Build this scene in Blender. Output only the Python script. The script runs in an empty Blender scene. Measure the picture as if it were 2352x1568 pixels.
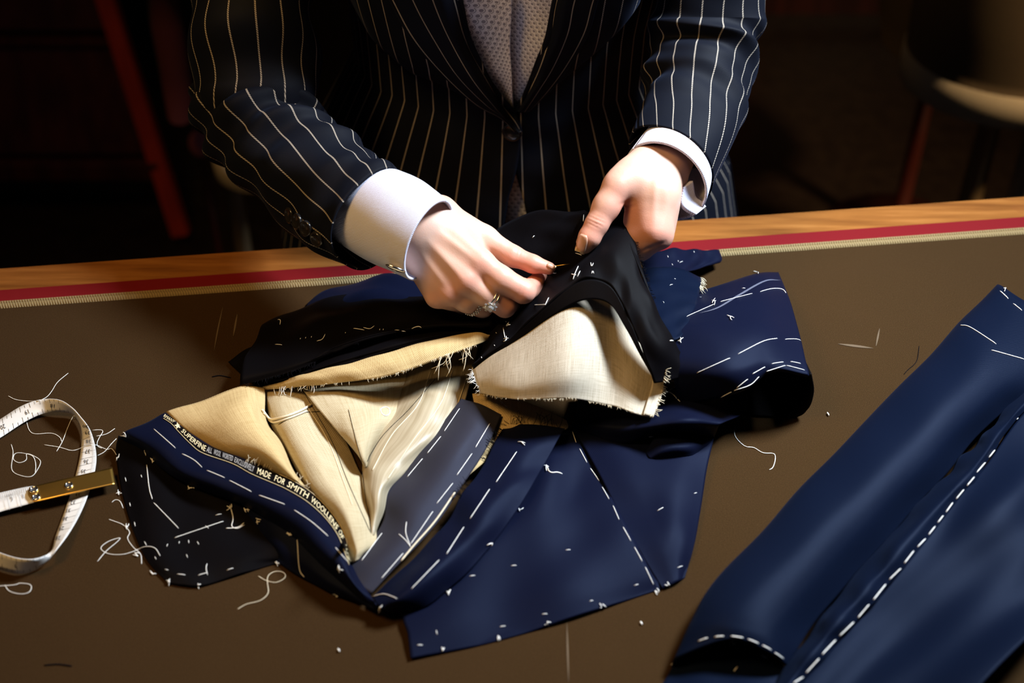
import bpy, math, random
import numpy as np
from mathutils import Vector, Matrix
from mathutils.bvhtree import BVHTree

random.seed(7); RNG = np.random.default_rng(7)
SC = bpy.context.scene
COL = SC.collection

# ------------------------------------------------------------------ camera, world, lights, exposure
FPX = 3267.0; PITCH = math.radians(42); DIST = 1.22; ZT = 0.92      # table top height
CAM = np.array([0, -DIST*math.cos(PITCH), ZT + DIST*math.sin(PITCH)])
FW = np.array([0, math.cos(PITCH), -math.sin(PITCH)]); UP = np.array([0, math.sin(PITCH), math.cos(PITCH)]); RT = np.array([1.0, 0, 0])
cd = bpy.data.cameras.new('camera'); cam = bpy.data.objects.new('camera', cd); COL.objects.link(cam)
cd.sensor_width = 36; cd.lens = FPX*36/2352; cd.clip_start = 0.02; cd.clip_end = 50
cam.location = CAM; cam.rotation_euler = (math.pi/2 - PITCH, 0, 0)
cd.dof.use_dof = True; cd.dof.focus_distance = 1.17; cd.dof.aperture_fstop = 4.0
SC.camera = cam
SC.view_settings.view_transform = 'Standard'; SC.view_settings.look = 'None'
SC.view_settings.gamma = 1; SC.view_settings.use_curve_mapping = False
SC.view_settings.exposure = 0.0
w = bpy.data.worlds.new('world'); SC.world = w; w.use_nodes = True
w.node_tree.nodes['Background'].inputs[0].default_value = (0.35, 0.42, 0.6, 1)
w.node_tree.nodes['Background'].inputs[1].default_value = 0.02

def area(name, loc, target, size, power, color, sy=None, spread=180):
    d = bpy.data.lights.new(name, 'AREA'); d.energy = power; d.color = color
    d.shape = 'RECTANGLE'; d.size = size; d.size_y = sy or size; d.spread = math.radians(spread)
    o = bpy.data.objects.new(name, d); COL.objects.link(o); o.location = loc
    o.rotation_euler = (Vector(target) - Vector(loc)).to_track_quat('-Z', 'Y').to_euler()
    return o
area('window_daylight', (0.88, 0.26, 2.18), (0.14, -0.02, ZT), 0.34, 10.5, (0.76, 0.87, 1.0), spread=62)
area('warm_ceiling_lamp', (-0.65, -0.30, 2.3), (-0.05, 0.0, ZT), 0.4, 3.9, (1.0, 0.60, 0.22), spread=105)
area('dress_form_fill', (1.7, 0.1, 2.1), (0.95, 0.95, 0.75), 0.2, 2.6, (1.0, 0.70, 0.38), spread=40)  # added fill with no known source, warms and brightens the right dress form

# ------------------------------------------------------------------ maths helpers
def ray(u, v): return FW + RT*((u-1176)/FPX) - UP*((v-784)/FPX)
def PH(u, v, h):                                    # point seen at photo position (u, v), h metres above the table top
    d = ray(u, v); return CAM + d*((ZT + h - CAM[2])/d[2])
def PD(u, v, d): return CAM + ray(u, v)*d           # point at distance d along the optical axis
def PY(u, v, Y):
    d = ray(u, v); return CAM + d*((Y - CAM[1])/d[1])
def unit(a): a = np.asarray(a, float); return a/(np.linalg.norm(a) + 1e-12)

def crspline(P, n):
    P = np.asarray(P, float); k = len(P)
    if k == 2:
        t = np.linspace(0, 1, n).reshape((n,) + (1,)*(P.ndim-1)); return P[0]*(1-t) + P[1]*t
    E = np.concatenate([[2*P[0]-P[1]], P, [2*P[-1]-P[-2]]])
    t = np.linspace(0, k-1, n); i = np.minimum(t.astype(int), k-2); f = (t-i).reshape((n,) + (1,)*(P.ndim-1))
    a, b, c, d = E[i], E[i+1], E[i+2], E[i+3]
    return 0.5*(2*b + (c-a)*f + (2*a-5*b+4*c-d)*f**2 + (3*b-a-3*c+d)*f**3)

def mesh_obj(name, verts, faces, mat=None, parent=None, uv=None, smooth=True, col=None):
    me = bpy.data.meshes.new(name)
    me.from_pydata([tuple(map(float, v)) for v in verts], [], [tuple(map(int, f)) for f in faces])
    if uv is not None:
        l = me.uv_layers.new(name='UVMap'); vi = np.zeros(len(me.loops), int); me.loops.foreach_get('vertex_index', vi)
        l.data.foreach_set('uv', np.asarray(uv, np.float32)[vi].ravel())
    if col is not None:
        ca = me.color_attributes.new('tone', 'FLOAT_COLOR', 'POINT')
        c4 = np.ones((len(verts), 4), np.float32); c4[:, :3] = col; ca.data.foreach_set('color', c4.ravel())
    if smooth: me.polygons.foreach_set('use_smooth', [True]*len(me.polygons))
    if mat: me.materials.append(mat)
    me.update()
    o = bpy.data.objects.new(name, me); COL.objects.link(o)
    if parent is not None: o.parent = parent; o.matrix_parent_inverse = PINV(parent)
    return o
def PINV(p):
    return Matrix.Translation(p.location).inverted() if p.type == 'EMPTY' else Matrix.Identity(4)
def thing(name, label, cat, loc, group=None):
    o = bpy.data.objects.new(name, None); COL.objects.link(o); o.location = [float(c) for c in loc]
    o.empty_display_size = 0.05; tag(o, label, cat, group); return o
def tag(o, label=None, cat=None, group=None, kind=None):
    if label: o['label'] = label
    if cat: o['category'] = cat
    if group: o['group'] = group
    if kind: o['kind'] = kind
    return o

def grid_faces(nu, nv, wrap=False):
    f = []
    for i in range(nu-1):
        for j in range(nv if wrap else nv-1):
            k = (j+1) % nv; f.append((i*nv+j, i*nv+k, (i+1)*nv+k, (i+1)*nv+j))
    return f

SURF = {}                                            # name -> list of (verts, faces) for stitch placement
def reg(key, V, F): SURF.setdefault(key, []).append((np.asarray(V), F))
_bv = {}
def bvh(keys):
    keys = tuple(keys)
    if keys not in _bv:
        vs, fs, n = [], [], 0
        for k in keys:
            for V, F in SURF[k]:
                vs.extend([tuple(v) for v in V]); fs.extend([tuple(i+n for i in f) for f in F]); n += len(V)
        _bv[keys] = BVHTree.FromPolygons(vs, fs)
    return _bv[keys]
def hit(u, v, keys):
    d = Vector(ray(u, v)).normalized(); p, n, i, t = bvh(keys).ray_cast(Vector(CAM), d)
    if p is None: return None, None
    if n.dot(d) > 0: n = -n
    return np.array(p), np.array(n)

def wob(x, y, amp, wl, seed):
    r = np.random.default_rng(seed); z = np.zeros_like(x)
    for _ in range(7):
        a = r.uniform(0, 2*math.pi); k = 2*math.pi/(wl*r.uniform(.7, 1.6)); z += np.sin((x*math.cos(a)+y*math.sin(a))*k + r.uniform(0, 6.28))
    return z*amp/2.6

def patch(name, rows, mat, parent, key=None, nu=40, nv=40, thick=0.0009, ripples=(), noise=(0.0008, 0.05), seed=1, fn=PH, curl=None, uvs=None, hs=0.001):
    """cloth panel: control grid of (photo u, photo v, height mm) carried into the room and splined"""
    P = np.array([[fn(u, v, h*hs) for (u, v, h) in r] for r in rows])
    S = crspline(P, nu); S = np.swapaxes(crspline(np.swapaxes(S, 0, 1), nv), 0, 1)
    du = np.linalg.norm(np.diff(S, axis=0), axis=2).mean(1); dv = np.linalg.norm(np.diff(S, axis=1), axis=2).mean(0)
    uu = np.concatenate([[0], np.cumsum(du)]); vv = np.concatenate([[0], np.cumsum(dv)])
    A, B = np.meshgrid(uu, vv, indexing='ij')
    N = np.cross(np.gradient(S, axis=0), np.gradient(S, axis=1)); N /= np.linalg.norm(N, axis=2, keepdims=True) + 1e-9
    flip = (N*(CAM - S)).sum(2).mean() < 0
    if flip: N = -N
    D = np.zeros_like(A)
    for (ang, wl, amp, ph) in ripples:
        a = math.radians(ang); D += amp*np.sin(2*math.pi*(A*math.cos(a)+B*math.sin(a))/wl + ph)
    if noise: D += wob(A, B, noise[0], noise[1], seed)
    S = S + N*D[..., None]
    V = S.reshape(-1, 3); V[:, 2] = np.maximum(V[:, 2], ZT + 0.0012)
    F = grid_faces(nu, nv)
    if not flip: F = [f[::-1] for f in F]
    uv = np.stack([B.ravel(), A.ravel()], 1)
    if uvs: uv = uv*np.array(uvs)
    o = mesh_obj(name, V, F, mat, parent, uv)
    if thick:
        m = o.modifiers.new('thickness', 'SOLIDIFY'); m.thickness = thick; m.offset = -1
    if key: reg(key, V, F)
    return o, S

def tube_mesh(pts, r, sides=6, taper=0.5):
    pts = np.asarray(pts, float); n = len(pts)
    T = np.gradient(pts, axis=0); T /= np.linalg.norm(T, axis=1, keepdims=True) + 1e-12
    up = np.array([0.13, 0.21, 0.97]); V = []
    rr = np.broadcast_to(np.asarray(r, float), (n,)).copy()
    if taper < 1: rr[0] *= taper; rr[-1] *= taper
    nrm = unit(np.cross(T[0], up))
    for i in range(n):
        nrm = unit(nrm - T[i]*(nrm@T[i])); b = np.cross(T[i], nrm)
        for k in range(sides):
            a = 2*math.pi*k/sides; V.append(pts[i] + rr[i]*(math.cos(a)*nrm + math.sin(a)*b))
    F = [(i*sides+k, i*sides+(k+1) % sides, (i+1)*sides+(k+1) % sides, (i+1)*sides+k) for i in range(n-1) for k in range(sides)]
    F.append(tuple(range(sides))[::-1]); F.append(tuple((n-1)*sides+k for k in range(sides)))
    return V, F
def join_parts(parts):
    V, F = [], []
    for v, f in parts:
        n = len(V); V.extend(list(v)); F.extend([tuple(i+n for i in g) for g in f])
    return V, F
def box_mesh(x0, x1, y0, y1, z0, z1):
    V = [(x, y, z) for x in (x0, x1) for y in (y0, y1) for z in (z0, z1)]
    F = [(0, 1, 3, 2), (4, 6, 7, 5), (0, 4, 5, 1), (2, 3, 7, 6), (0, 2, 6, 4), (1, 5, 7, 3)]
    return V, F
def bevel(o, wd=0.004, seg=2):
    m = o.modifiers.new('bevel', 'BEVEL'); m.width = wd; m.segments = seg; m.limit_method = 'ANGLE'; return o
def lathe(profile, c, n=40, axis=2, sx=1, sy=1):
    V = []; k = len(profile)
    for r, z in profile:
        for j in range(n):
            a = 2*math.pi*j/n; V.append((c[0] + r*sx*math.cos(a), c[1] + r*sy*math.sin(a), c[2] + z))
    F = grid_faces(k, n, True); F = [f[::-1] for f in F]
    F.append(tuple(range(n))[::-1]); F.append(tuple((k-1)*n + j for j in range(n)))
    return V, F
def poly_px(pts, step=5.0):
    pts = np.asarray(pts, float); L = np.linalg.norm(np.diff(pts, axis=0), axis=1).sum()
    n = max(3, int(L/step)+1)
    return crspline(pts, max(n, 3)) if len(pts) > 2 else crspline(pts, n)

# ------------------------------------------------------------------ materials
def mat(name, color, rough=0.6, metal=0.0, sheen=0.0, sheen_tint=None, spec=0.5, coat=0):
    m = bpy.data.materials.new(name); m.use_nodes = True; b = m.node_tree.nodes['Principled BSDF']
    b.inputs['Base Color'].default_value = (*color, 1); b.inputs['Roughness'].default_value = rough
    b.inputs['Metallic'].default_value = metal; b.inputs['Specular IOR Level'].default_value = spec
    if sheen:
        b.inputs['Sheen Weight'].default_value = sheen; b.inputs['Sheen Roughness'].default_value = 0.45
        if sheen_tint: b.inputs['Sheen Tint'].default_value = (*sheen_tint, 1)
    if coat: b.inputs['Coat Weight'].default_value = coat
    return m
class NT:
    def __init__(s, m): s.m = m; s.t = m.node_tree; s.b = s.t.nodes['Principled BSDF']
    def n(s, typ, **kw):
        x = s.t.nodes.new(typ)
        for k, v in kw.items(): setattr(x, k, v)
        return x
    def l(s, a, b): s.t.links.new(a, b)
    def math(s, op, a, b=None, clamp=False):
        x = s.n('ShaderNodeMath', operation=op); x.use_clamp = clamp
        for i, q in enumerate((a, b)):
            if q is None: continue
            if isinstance(q, (int, float)): x.inputs[i].default_value = q
            else: s.l(q, x.inputs[i])
        return x.outputs[0]
    def mix(s, fac, a, b, blend='MIX'):
        x = s.n('ShaderNodeMix', data_type='RGBA', blend_type=blend)
        if isinstance(fac, (int, float)): x.inputs[0].default_value = fac
        else: s.l(fac, x.inputs[0])
        for i, q in ((6, a), (7, b)):
            if isinstance(q, tuple): x.inputs[i].default_value = (*q, 1)
            else: s.l(q, x.inputs[i])
        return x.outputs[2]
    def noise(s, vec, scale, detail=3, rough=0.55):
        x = s.n('ShaderNodeTexNoise'); x.inputs['Scale'].default_value = scale; x.inputs['Detail'].default_value = detail; x.inputs['Roughness'].default_value = rough
        if vec is not None: s.l(vec, x.inputs['Vector'])
        return x.outputs['Fac']
    def bump(s, h, strength, dist=0.001):
        x = s.n('ShaderNodeBump'); x.inputs['Strength'].default_value = strength; x.inputs['Distance'].default_value = dist
        s.l(h, x.inputs['Height']); s.l(x.outputs[0], s.b.inputs['Normal'])
    def uv(s): return s.n('ShaderNodeTexCoord').outputs['UV']
    def obj(s): return s.n('ShaderNodeTexCoord').outputs['Object']
    def sep(s, v):
        x = s.n('ShaderNodeSeparateXYZ'); s.l(v, x.inputs[0]); return x.outputs
    def mapv(s, v, scale, rot=0):
        x = s.n('ShaderNodeMapping'); x.inputs['Scale'].default_value = scale; x.inputs['Rotation'].default_value = (0, 0, rot); s.l(v, x.inputs[0]); return x.outputs[0]
    def ramp(s, f, stops):
        x = s.n('ShaderNodeValToRGB'); e = x.color_ramp.elements
        while len(e) < len(stops): e.new(0.5)
        for k, (p, c) in enumerate(stops): e[k].position = p; e[k].color = (*c, 1)
        s.l(f, x.inputs[0]); return x.outputs[0]

def wool(name, color, sheen=0.25, tint=(0.35, 0.5, 1.0), rough=0.48, spec=0.06, twill=900, stint=(0.50, 0.64, 1.0)):
    m = mat(name, color, rough, 0, sheen, tint, spec); t = NT(m); uv = t.uv(); t.b.inputs['Specular Tint'].default_value = (*stint, 1)
    x, y, _ = t.sep(uv)
    tw = t.math('SINE', t.math('MULTIPLY', t.math('ADD', x, t.math('MULTIPLY', y, 0.8)), twill*6.283))
    nz = t.noise(uv, 2500, 2)
    c = t.mix(t.math('MULTIPLY', nz, 0.55), color, tuple(min(1, q*1.8+0.0006) for q in color))
    t.l(c, t.b.inputs['Base Color'])
    t.bump(t.math('ADD', tw, t.math('MULTIPLY', nz, 2.0)), 0.16, 0.0003)
    return m
M = {}
M['navy'] = wool('navy_worsted', (0.0024, 0.0032, 0.0108), 0.015)
M['navy2'] = wool('navy_flannel', (0.0018, 0.0037, 0.0112), 0.015)
M['black'] = wool('black_melton', (0.0022, 0.0018, 0.0022), 0.005, (0.8, 0.8, 1.0), spec=0.03, stint=(1, 1, 1))  # also stands in for shade in the sleeve opening and under the collar rim
M['facing'] = wool('steel_blue_lining', (0.020, 0.019, 0.026), 0.03, (0.7, 0.8, 1), 0.45)

def canvas(name, c1, c2, fx=700, fy=520, streak=60):
    m = mat(name, c1, 0.85, spec=0.2); t = NT(m); uv = t.uv(); x, y, _ = t.sep(uv)
    wv = t.math('MULTIPLY', t.math('SINE', t.math('MULTIPLY', x, fx*6.283)), t.math('SINE', t.math('MULTIPLY', y, fy*6.283)))
    st = t.noise(t.mapv(uv, (streak*18, streak*0.6, 1)), 1.0, 3)
    st2 = t.noise(t.mapv(uv, (streak*0.6, streak*14, 1)), 1.0, 3)
    f = t.math('ADD', t.math('MULTIPLY', st, 0.75), t.math('MULTIPLY', st2, 0.45))
    f = t.math('ADD', f, t.math('MULTIPLY', wv, 0.10))
    t.l(t.ramp(f, [(0.30, c2), (0.70, c1)]), t.b.inputs['Base Color'])
    t.bump(t.math('ADD', wv, t.math('MULTIPLY', st, 2.0)), 0.35, 0.0004)
    b = t.b; 
    return m
M['canvas'] = canvas('linen_canvas', (0.56, 0.41, 0.20), (0.40, 0.27, 0.11))
M['canvas_w'] = canvas('hair_canvas', (0.56, 0.49, 0.38), (0.30, 0.24, 0.16), 800, 900, 90)
M['canvas_p'] = canvas('pale_canvas', (0.50, 0.41, 0.26), (0.36, 0.27, 0.14))

m = mat('silky_haircloth', (0.66, 0.58, 0.44), 0.42, spec=0.5); t = NT(m); uv = t.uv()
st = t.noise(t.mapv(uv, (260, 3, 1)), 1.0, 4, 0.7)
t.l(t.ramp(st, [(0.3, (0.27, 0.21, 0.12)), (0.55, (0.40, 0.33, 0.22)), (0.75, (0.55, 0.48, 0.36))]), t.b.inputs['Base Color']); t.bump(st, 0.4, 0.0008); M['silk'] = m

m = mat('brown_felt', (0.06, 0.032, 0.013), 0.95, 0, 0.10, (1, 0.75, 0.5), 0.05); t = NT(m); ob = t.obj()
n1 = t.noise(ob, 1500, 2); n2 = t.noise(ob, 9, 4); n3 = t.noise(t.mapv(ob, (60, 3, 1)), 1, 3)
x, y, z = t.sep(ob)
wv = t.math('MULTIPLY', t.math('SINE', t.math('MULTIPLY', t.math('ADD', x, y), 6.283*620)), t.math('SINE', t.math('MULTIPLY', t.math('SUBTRACT', x, y), 6.283*620)))
f = t.math('ADD', t.math('MULTIPLY', n1, 0.7), t.math('MULTIPLY', wv, 0.12))
c = t.ramp(f, [(0.25, (0.017, 0.0082, 0.0026)), (0.5, (0.046, 0.0235, 0.0078)), (0.72, (0.145, 0.085, 0.034))])
c = t.mix(t.math('MULTIPLY', n2, 0.45), c, (0.045, 0.022, 0.007)); t.l(c, t.b.inputs['Base Color'])
t.bump(f, 0.5, 0.0006); M['felt'] = m

m = mat('honey_oak', (0.4, 0.17, 0.045), 0.65, spec=0.05); t = NT(m); ob = t.obj()
g = t.noise(t.mapv(ob, (7, 90, 90)), 1.0, 5, 0.6); g2 = t.noise(t.mapv(ob, (9, 25, 25)), 1.0, 2)
c = t.ramp(g, [(0.3, (0.13, 0.043, 0.008)), (0.55, (0.23, 0.084, 0.017)), (0.75, (0.31, 0.125, 0.030))])
t.l(t.mix(t.math('MULTIPLY', t.math('GREATER_THAN', g2, 0.66), 0.25), c, (0.17, 0.05, 0.012)), t.b.inputs['Base Color']); t.bump(g, 0.08); M['oak'] = m
m = mat('crimson_leather', (0.145, 0.008, 0.010), 0.75, spec=0.04); t = NT(m); t.bump(t.noise(t.obj(), 900, 2), 0.1, 0.0004); M['red'] = m
m = mat('gold_gimp_braid', (0.36, 0.235, 0.09), 0.7, 0, 0.2, (1, .9, .6)); t = NT(m); x, y, z = t.sep(t.obj())
rb = t.math('SINE', t.math('MULTIPLY', t.math('ADD', x, t.math('MULTIPLY', y, 0.5)), 6.283*420)); nz = t.noise(t.obj(), 1200, 2)
t.l(t.mix(t.math('MULTIPLY', t.math('ADD', rb, 1), 0.35), (0.29, 0.20, 0.075), (0.11, 0.07, 0.022)), t.b.inputs['Base Color'])
t.bump(t.math('ADD', rb, nz), 0.6, 0.0005); M['braid'] = m

def mahog(name, c1, c2):
    m = mat(name, c1, 0.35); t = NT(m); g = t.noise(t.mapv(t.obj(), (30, 30, 2.5)), 1, 5)
    t.l(t.ramp(g, [(0.35, c2), (0.65, c1)]), t.b.inputs['Base Color']); return m
M['mahog'] = mahog('dark_mahogany', (0.065, 0.011, 0.006), (0.030, 0.005, 0.003))
M['mahog_l'] = mahog('red_mahogany', (0.42, 0.035, 0.012), (0.28, 0.022, 0.009))
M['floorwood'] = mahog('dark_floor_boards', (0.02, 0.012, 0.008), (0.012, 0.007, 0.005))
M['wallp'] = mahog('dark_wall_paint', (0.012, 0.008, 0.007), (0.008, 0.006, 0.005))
M['maroon'] = mat('maroon_cloth', (0.10, 0.016, 0.022), 0.9)
M['pinkball'] = mat('dusky_pink_felt', (0.30, 0.07, 0.08), 0.8)
def linenm(name, c):
    m = mat(name, c, 0.9); t = NT(m); n = t.noise(t.obj(), 300, 3); t.l(t.mix(n, tuple(q*.75 for q in c), tuple(q*1.2 for q in c)), t.b.inputs['Base Color']); t.bump(n, .2); return m
M['formlinen'] = linenm('brown_form_linen', (0.10, 0.065, 0.032))
M['formband'] = linenm('cream_form_band', (0.48, 0.39, 0.27))
M['formpost'] = mahog('pale_form_post', (0.30, 0.20, 0.10), (0.24, 0.15, 0.07))
M['postgrey'] = mat('grey_post', (0.26, 0.23, 0.20), 0.6)
M['cream'] = linenm('cream_box', (0.35, 0.26, 0.15))

m = mat('white_cotton', (0.74, 0.74, 0.80), 0.75, spec=0.3); t = NT(m); uv = t.uv(); x, y, _ = t.sep(uv)
tw = t.math('SINE', t.math('MULTIPLY', t.math('ADD', x, y), 6.283*620)); t.bump(tw, 0.35, 0.0004)
t.l(t.mix(t.math('MULTIPLY', t.math('ADD', tw, 1), 0.12), (0.66, 0.67, 0.82), (0.54, 0.54, 0.66)), t.b.inputs['Base Color']); M['cotton'] = m
m = mat('white_thread', (0.86, 0.84, 0.78), 0.7); M['thread'] = m
M['thread_c'] = mat('cream_thread', (0.70, 0.60, 0.42), 0.8)
M['thread_d'] = mat('dark_thread', (0.004, 0.0037, 0.005), 0.9, spec=0.05)
M['gold'] = mat('brass', (0.62, 0.36, 0.07), 0.34, 1.0); t = NT(M['gold']); n = t.noise(t.mapv(t.obj(), (20, 20, 20)), 1, 3); t.l(t.mix(n, (0.55, 0.30, 0.05), (0.72, 0.44, 0.11)), t.b.inputs['Base Color'])
M['goldthread'] = mat('gold_lettering_thread', (0.75, 0.62, 0.36), 0.6); M['greythread'] = mat('grey_lettering_thread', (0.36, 0.34, 0.32), 0.6)
M['silver'] = mat('silver', (0.80, 0.77, 0.72), 0.18, 1.0)
M['gem'] = mat('diamond', (0.95, 0.95, 0.95), 0.02, 0.0); M['gem'].node_tree.nodes['Principled BSDF'].inputs['Transmission Weight'].default_value = 0.7; M['gem'].node_tree.nodes['Principled BSDF'].inputs['IOR'].default_value = 2.2
M['steel'] = mat('dark_steel', (0.25, 0.25, 0.27), 0.3, 1.0)
m = mat('tape_vinyl', (0.80, 0.79, 0.76), 0.38); t = NT(m); n = t.noise(t.obj(), 60, 3); t.l(t.mix(n, (0.72, 0.71, 0.68), (0.84, 0.83, 0.80)), t.b.inputs['Base Color']); M['tape'] = m
M['ink'] = mat('black_ink', (0.03, 0.03, 0.035), 0.6)
M['greyink'] = mat('grey_ink', (0.33, 0.31, 0.29), 0.6)
M['button'] = mat('black_horn', (0.012, 0.011, 0.011), 0.22, coat=0.3)
M['chalk'] = mat('tailor_chalk', (0.07, 0.075, 0.11), 0.95)
M['chalk_b'] = mat('chalk_on_felt', (0.10, 0.065, 0.034), 0.95)
m = mat('nail', (0.60, 0.33, 0.22), 0.3); M['nail'] = m; M['nailtip'] = mat('nail_tip', (0.66, 0.50, 0.30), 0.35)

m = mat('skin', (0.75, 0.45, 0.32), 0.48, spec=0.4); t = NT(m); a = t.n('ShaderNodeAttribute'); a.attribute_name = 'tone'
n = t.noise(t.obj(), 90, 4); n2 = t.noise(t.obj(), 900, 2)
t.l(t.mix(t.math('MULTIPLY', n, 0.16), a.outputs['Color'], (0.62, 0.26, 0.17)), t.b.inputs['Base Color'])
t.b.inputs['Subsurface Weight'].default_value = 0.12; t.b.inputs['Subsurface Radius'].default_value = (0.008, 0.003, 0.0015); t.b.inputs['Subsurface Scale'].default_value = 0.6
t.bump(t.math('ADD', n2, t.math('MULTIPLY', n, 2)), 0.10, 0.0008); M['skin'] = m

def pinstripe(name, base, stripe, width=0.05):
    m = mat(name, base, 0.65, 0, 0.02, (0.4, 0.55, 1), 0.08); t = NT(m); x, y, _ = t.sep(t.uv())
    f = t.math('FRACT', x); d = t.math('ABSOLUTE', t.math('SUBTRACT', f, 0.5))
    k = t.math('LESS_THAN', d, width)
    dash = t.math('FRACT', t.math('ADD', t.math('MULTIPLY', y, 520), t.math('MULTIPLY', x, 9.0)))
    k = t.math('MULTIPLY', k, t.math('ADD', 0.25, t.math('MULTIPLY', t.math('LESS_THAN', dash, 0.6), 0.75)))
    t.l(t.mix(k, base, stripe), t.b.inputs['Base Color'])
    tw = t.math('SINE', t.math('MULTIPLY', t.math('ADD', t.math('MULTIPLY', x, 0.016), y), 6.283*800)); t.bump(tw, 0.12, 0.0003)
    return m
M['pin'] = pinstripe('navy_pinstripe', (0.0034, 0.0042, 0.0080), (0.36, 0.31, 0.25), 0.033)

m = mat('oval_print_shirt', (0.7, 0.7, 0.75), 0.7, spec=0.3); t = NT(m); x, y, _ = t.sep(t.uv())
cell = 1/0.0039
gx = t.math('MULTIPLY', x, cell*0.8); gy = t.math('MULTIPLY', y, cell)
gx2 = t.math('ADD', gx, t.math('MULTIPLY', t.math('FLOOR', gy), 0.5))
fx = t.math('SUBTRACT', t.math('FRACT', gx2), 0.5); fy = t.math('SUBTRACT', t.math('FRACT', gy), 0.5)
rx = t.math('ADD', t.math('MULTIPLY', fx, 0.85), t.math('MULTIPLY', fy, 0.5)); ry = t.math('SUBTRACT', t.math('MULTIPLY', fy, 0.85), t.math('MULTIPLY', fx, 0.5))
def ell(dx, dy, a, b):
    return t.math('SQRT', t.math('ADD', t.math('POWER', t.math('DIVIDE', t.math('ADD', rx, dx), a), 2), t.math('POWER', t.math('DIVIDE', t.math('ADD', ry, dy), b), 2)))
e1 = t.math('LESS_THAN', ell(0, 0, 0.24, 0.30), 1)
rr = ell(0, 0, 0.36, 0.42); e2 = t.math('MULTIPLY', t.math('MULTIPLY', t.math('GREATER_THAN', rr, 1), t.math('LESS_THAN', rr, 1.3)), t.math('GREATER_THAN', rx, 0.05))
c = t.mix(e1, (0.93, 0.93, 0.97), (0.34, 0.33, 0.40)); c = t.mix(t.math('MULTIPLY', e2, 0.8), c, (0.30, 0.29, 0.34))
t.l(c, t.b.inputs['Base Color']); M['shirt'] = m

# ------------------------------------------------------------------ the room
def struct(name, V, F, mt):
    o = mesh_obj(name, V, F, mt, smooth=False); o['kind'] = 'structure'; return o
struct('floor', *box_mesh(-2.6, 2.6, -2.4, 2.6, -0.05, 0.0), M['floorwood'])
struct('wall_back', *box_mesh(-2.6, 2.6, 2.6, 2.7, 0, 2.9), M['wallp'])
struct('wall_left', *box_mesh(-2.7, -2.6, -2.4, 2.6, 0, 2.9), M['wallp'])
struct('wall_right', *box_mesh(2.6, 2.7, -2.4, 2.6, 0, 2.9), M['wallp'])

# ------------------------------------------------------------------ cutting table (its long far edge runs a little askew to the camera)
TA = math.atan2(0.110, 0.960)
ex = np.array([math.cos(TA), math.sin(TA), 0]); ey = np.array([-math.sin(TA), math.cos(TA), 0])
E0 = PH(1176, 535, 0); E0[2] = 0                     # a point on the outer (far) edge of the wood
def TB(x, y, z): return np.array([E0[0], E0[1], 0]) + ex*x + ey*y + np.array([0, 0, z])
def tbox(x0, x1, y0, y1, z0, z1):
    V, F = box_mesh(x0, x1, y0, y1, z0, z1); return [TB(*v) for v in V], F
table = thing('cutting_table', 'brown felt-topped tailor cutting table with honey oak edge and crimson and gold border', 'table', (*TB(0, -0.5, 0)[:2], 0))
def yv(v): return float((PH(1176, v, 0) - np.array([E0[0], E0[1], ZT]))@ey)
yw, yr, yb = yv(583), yv(608), yv(624)
o = mesh_obj('felt_top', *tbox(-1.1, 1.1, -1.05, yb + 0.001, ZT-0.012, ZT), M['felt'], table, smooth=False)
o = mesh_obj('wooden_edge', *tbox(-1.12, 1.12, yw, 0.0, ZT-0.045, ZT + 0.0006), M['oak'], table, smooth=False); bevel(o, 0.0003, 1)
o = mesh_obj('leather_strip', *tbox(-1.1, 1.1, yr - 0.001, yw + 0.0005, ZT-0.012, ZT + 0.0004), M['red'], table, smooth=False)
wb = (yr - yb)
for k, (a, b, hh) in enumerate(((0.02, 0.34, .0016), (0.36, 0.98, .0022))):
    y0, y1 = yr - wb*a, yr - wb*b; n = 7
    V, F = [], []
    for i, x in enumerate(np.linspace(-1.1, 1.1, 120)):
        for j in range(n):
            q = j/(n-1); V.append(TB(x, y0 + (y1-y0)*q, ZT + 0.0002 + hh*math.sin(math.pi*q)**0.6))
    o = mesh_obj('braid_cord', V, [f[::-1] for f in grid_faces(120, n)], M['braid'], table)
o = mesh_obj('apron', *tbox(-1.08, 1.08, -1.02, -0.05, ZT-0.16, ZT-0.0125), M['oak'], table, smooth=False)
for sx in (-1.0, 1.0):
    for yy in (-0.95, -0.12):
        o = mesh_obj('leg', *tbox(sx-0.035, sx+0.035, yy-0.035, yy+0.035, 0, ZT-0.158), M['oak'], table, smooth=False); bevel(o, 0.006)
tv = [TB(-1.1, -1.05, ZT), TB(1.1, -1.05, ZT), TB(1.1, 0, ZT), TB(-1.1, 0, ZT)]
reg('table', tv, [(0, 1, 2, 3)])
# rubbed chalk marks on the felt
def chalk(pts, wpx, name='chalk_mark', keys=('table',), mt=None, par=None):
    pp = poly_px(pts, 8); a, b = [], []
    for i, (u, v) in enumerate(pp):
        q = pp[min(i+1, len(pp)-1)] - pp[max(i-1, 0)]; q = q/np.linalg.norm(q); nn = np.array([-q[1], q[0]])*wpx/2*math.sin(math.pi*(i+.4)/(len(pp)-.2))
        for s, L in ((1, a), (-1, b)):
            p, n = hit(u + s*nn[0], v + s*nn[1], keys)
            if p is None: p, n = hit(u, v, keys)
            L.append(p + n*0.0004)
    V = a + b; n = len(a); F = [(i, i+1, n+i+1, n+i) for i in range(n-1)]
    return mesh_obj(name, V, F, mt or M['chalk_b'], par or table)
for pts, wd in (([(1925, 790), (1965, 795), (2005, 800)], 5), ([(2020, 755), (2012, 795)], 4), ([(512, 705), (500, 760), (492, 805)], 3), ([(545, 722), (536, 772)], 4), ([(1302, 1430), (1306, 1568)], 4)):
    chalk(pts, wd)

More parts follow.
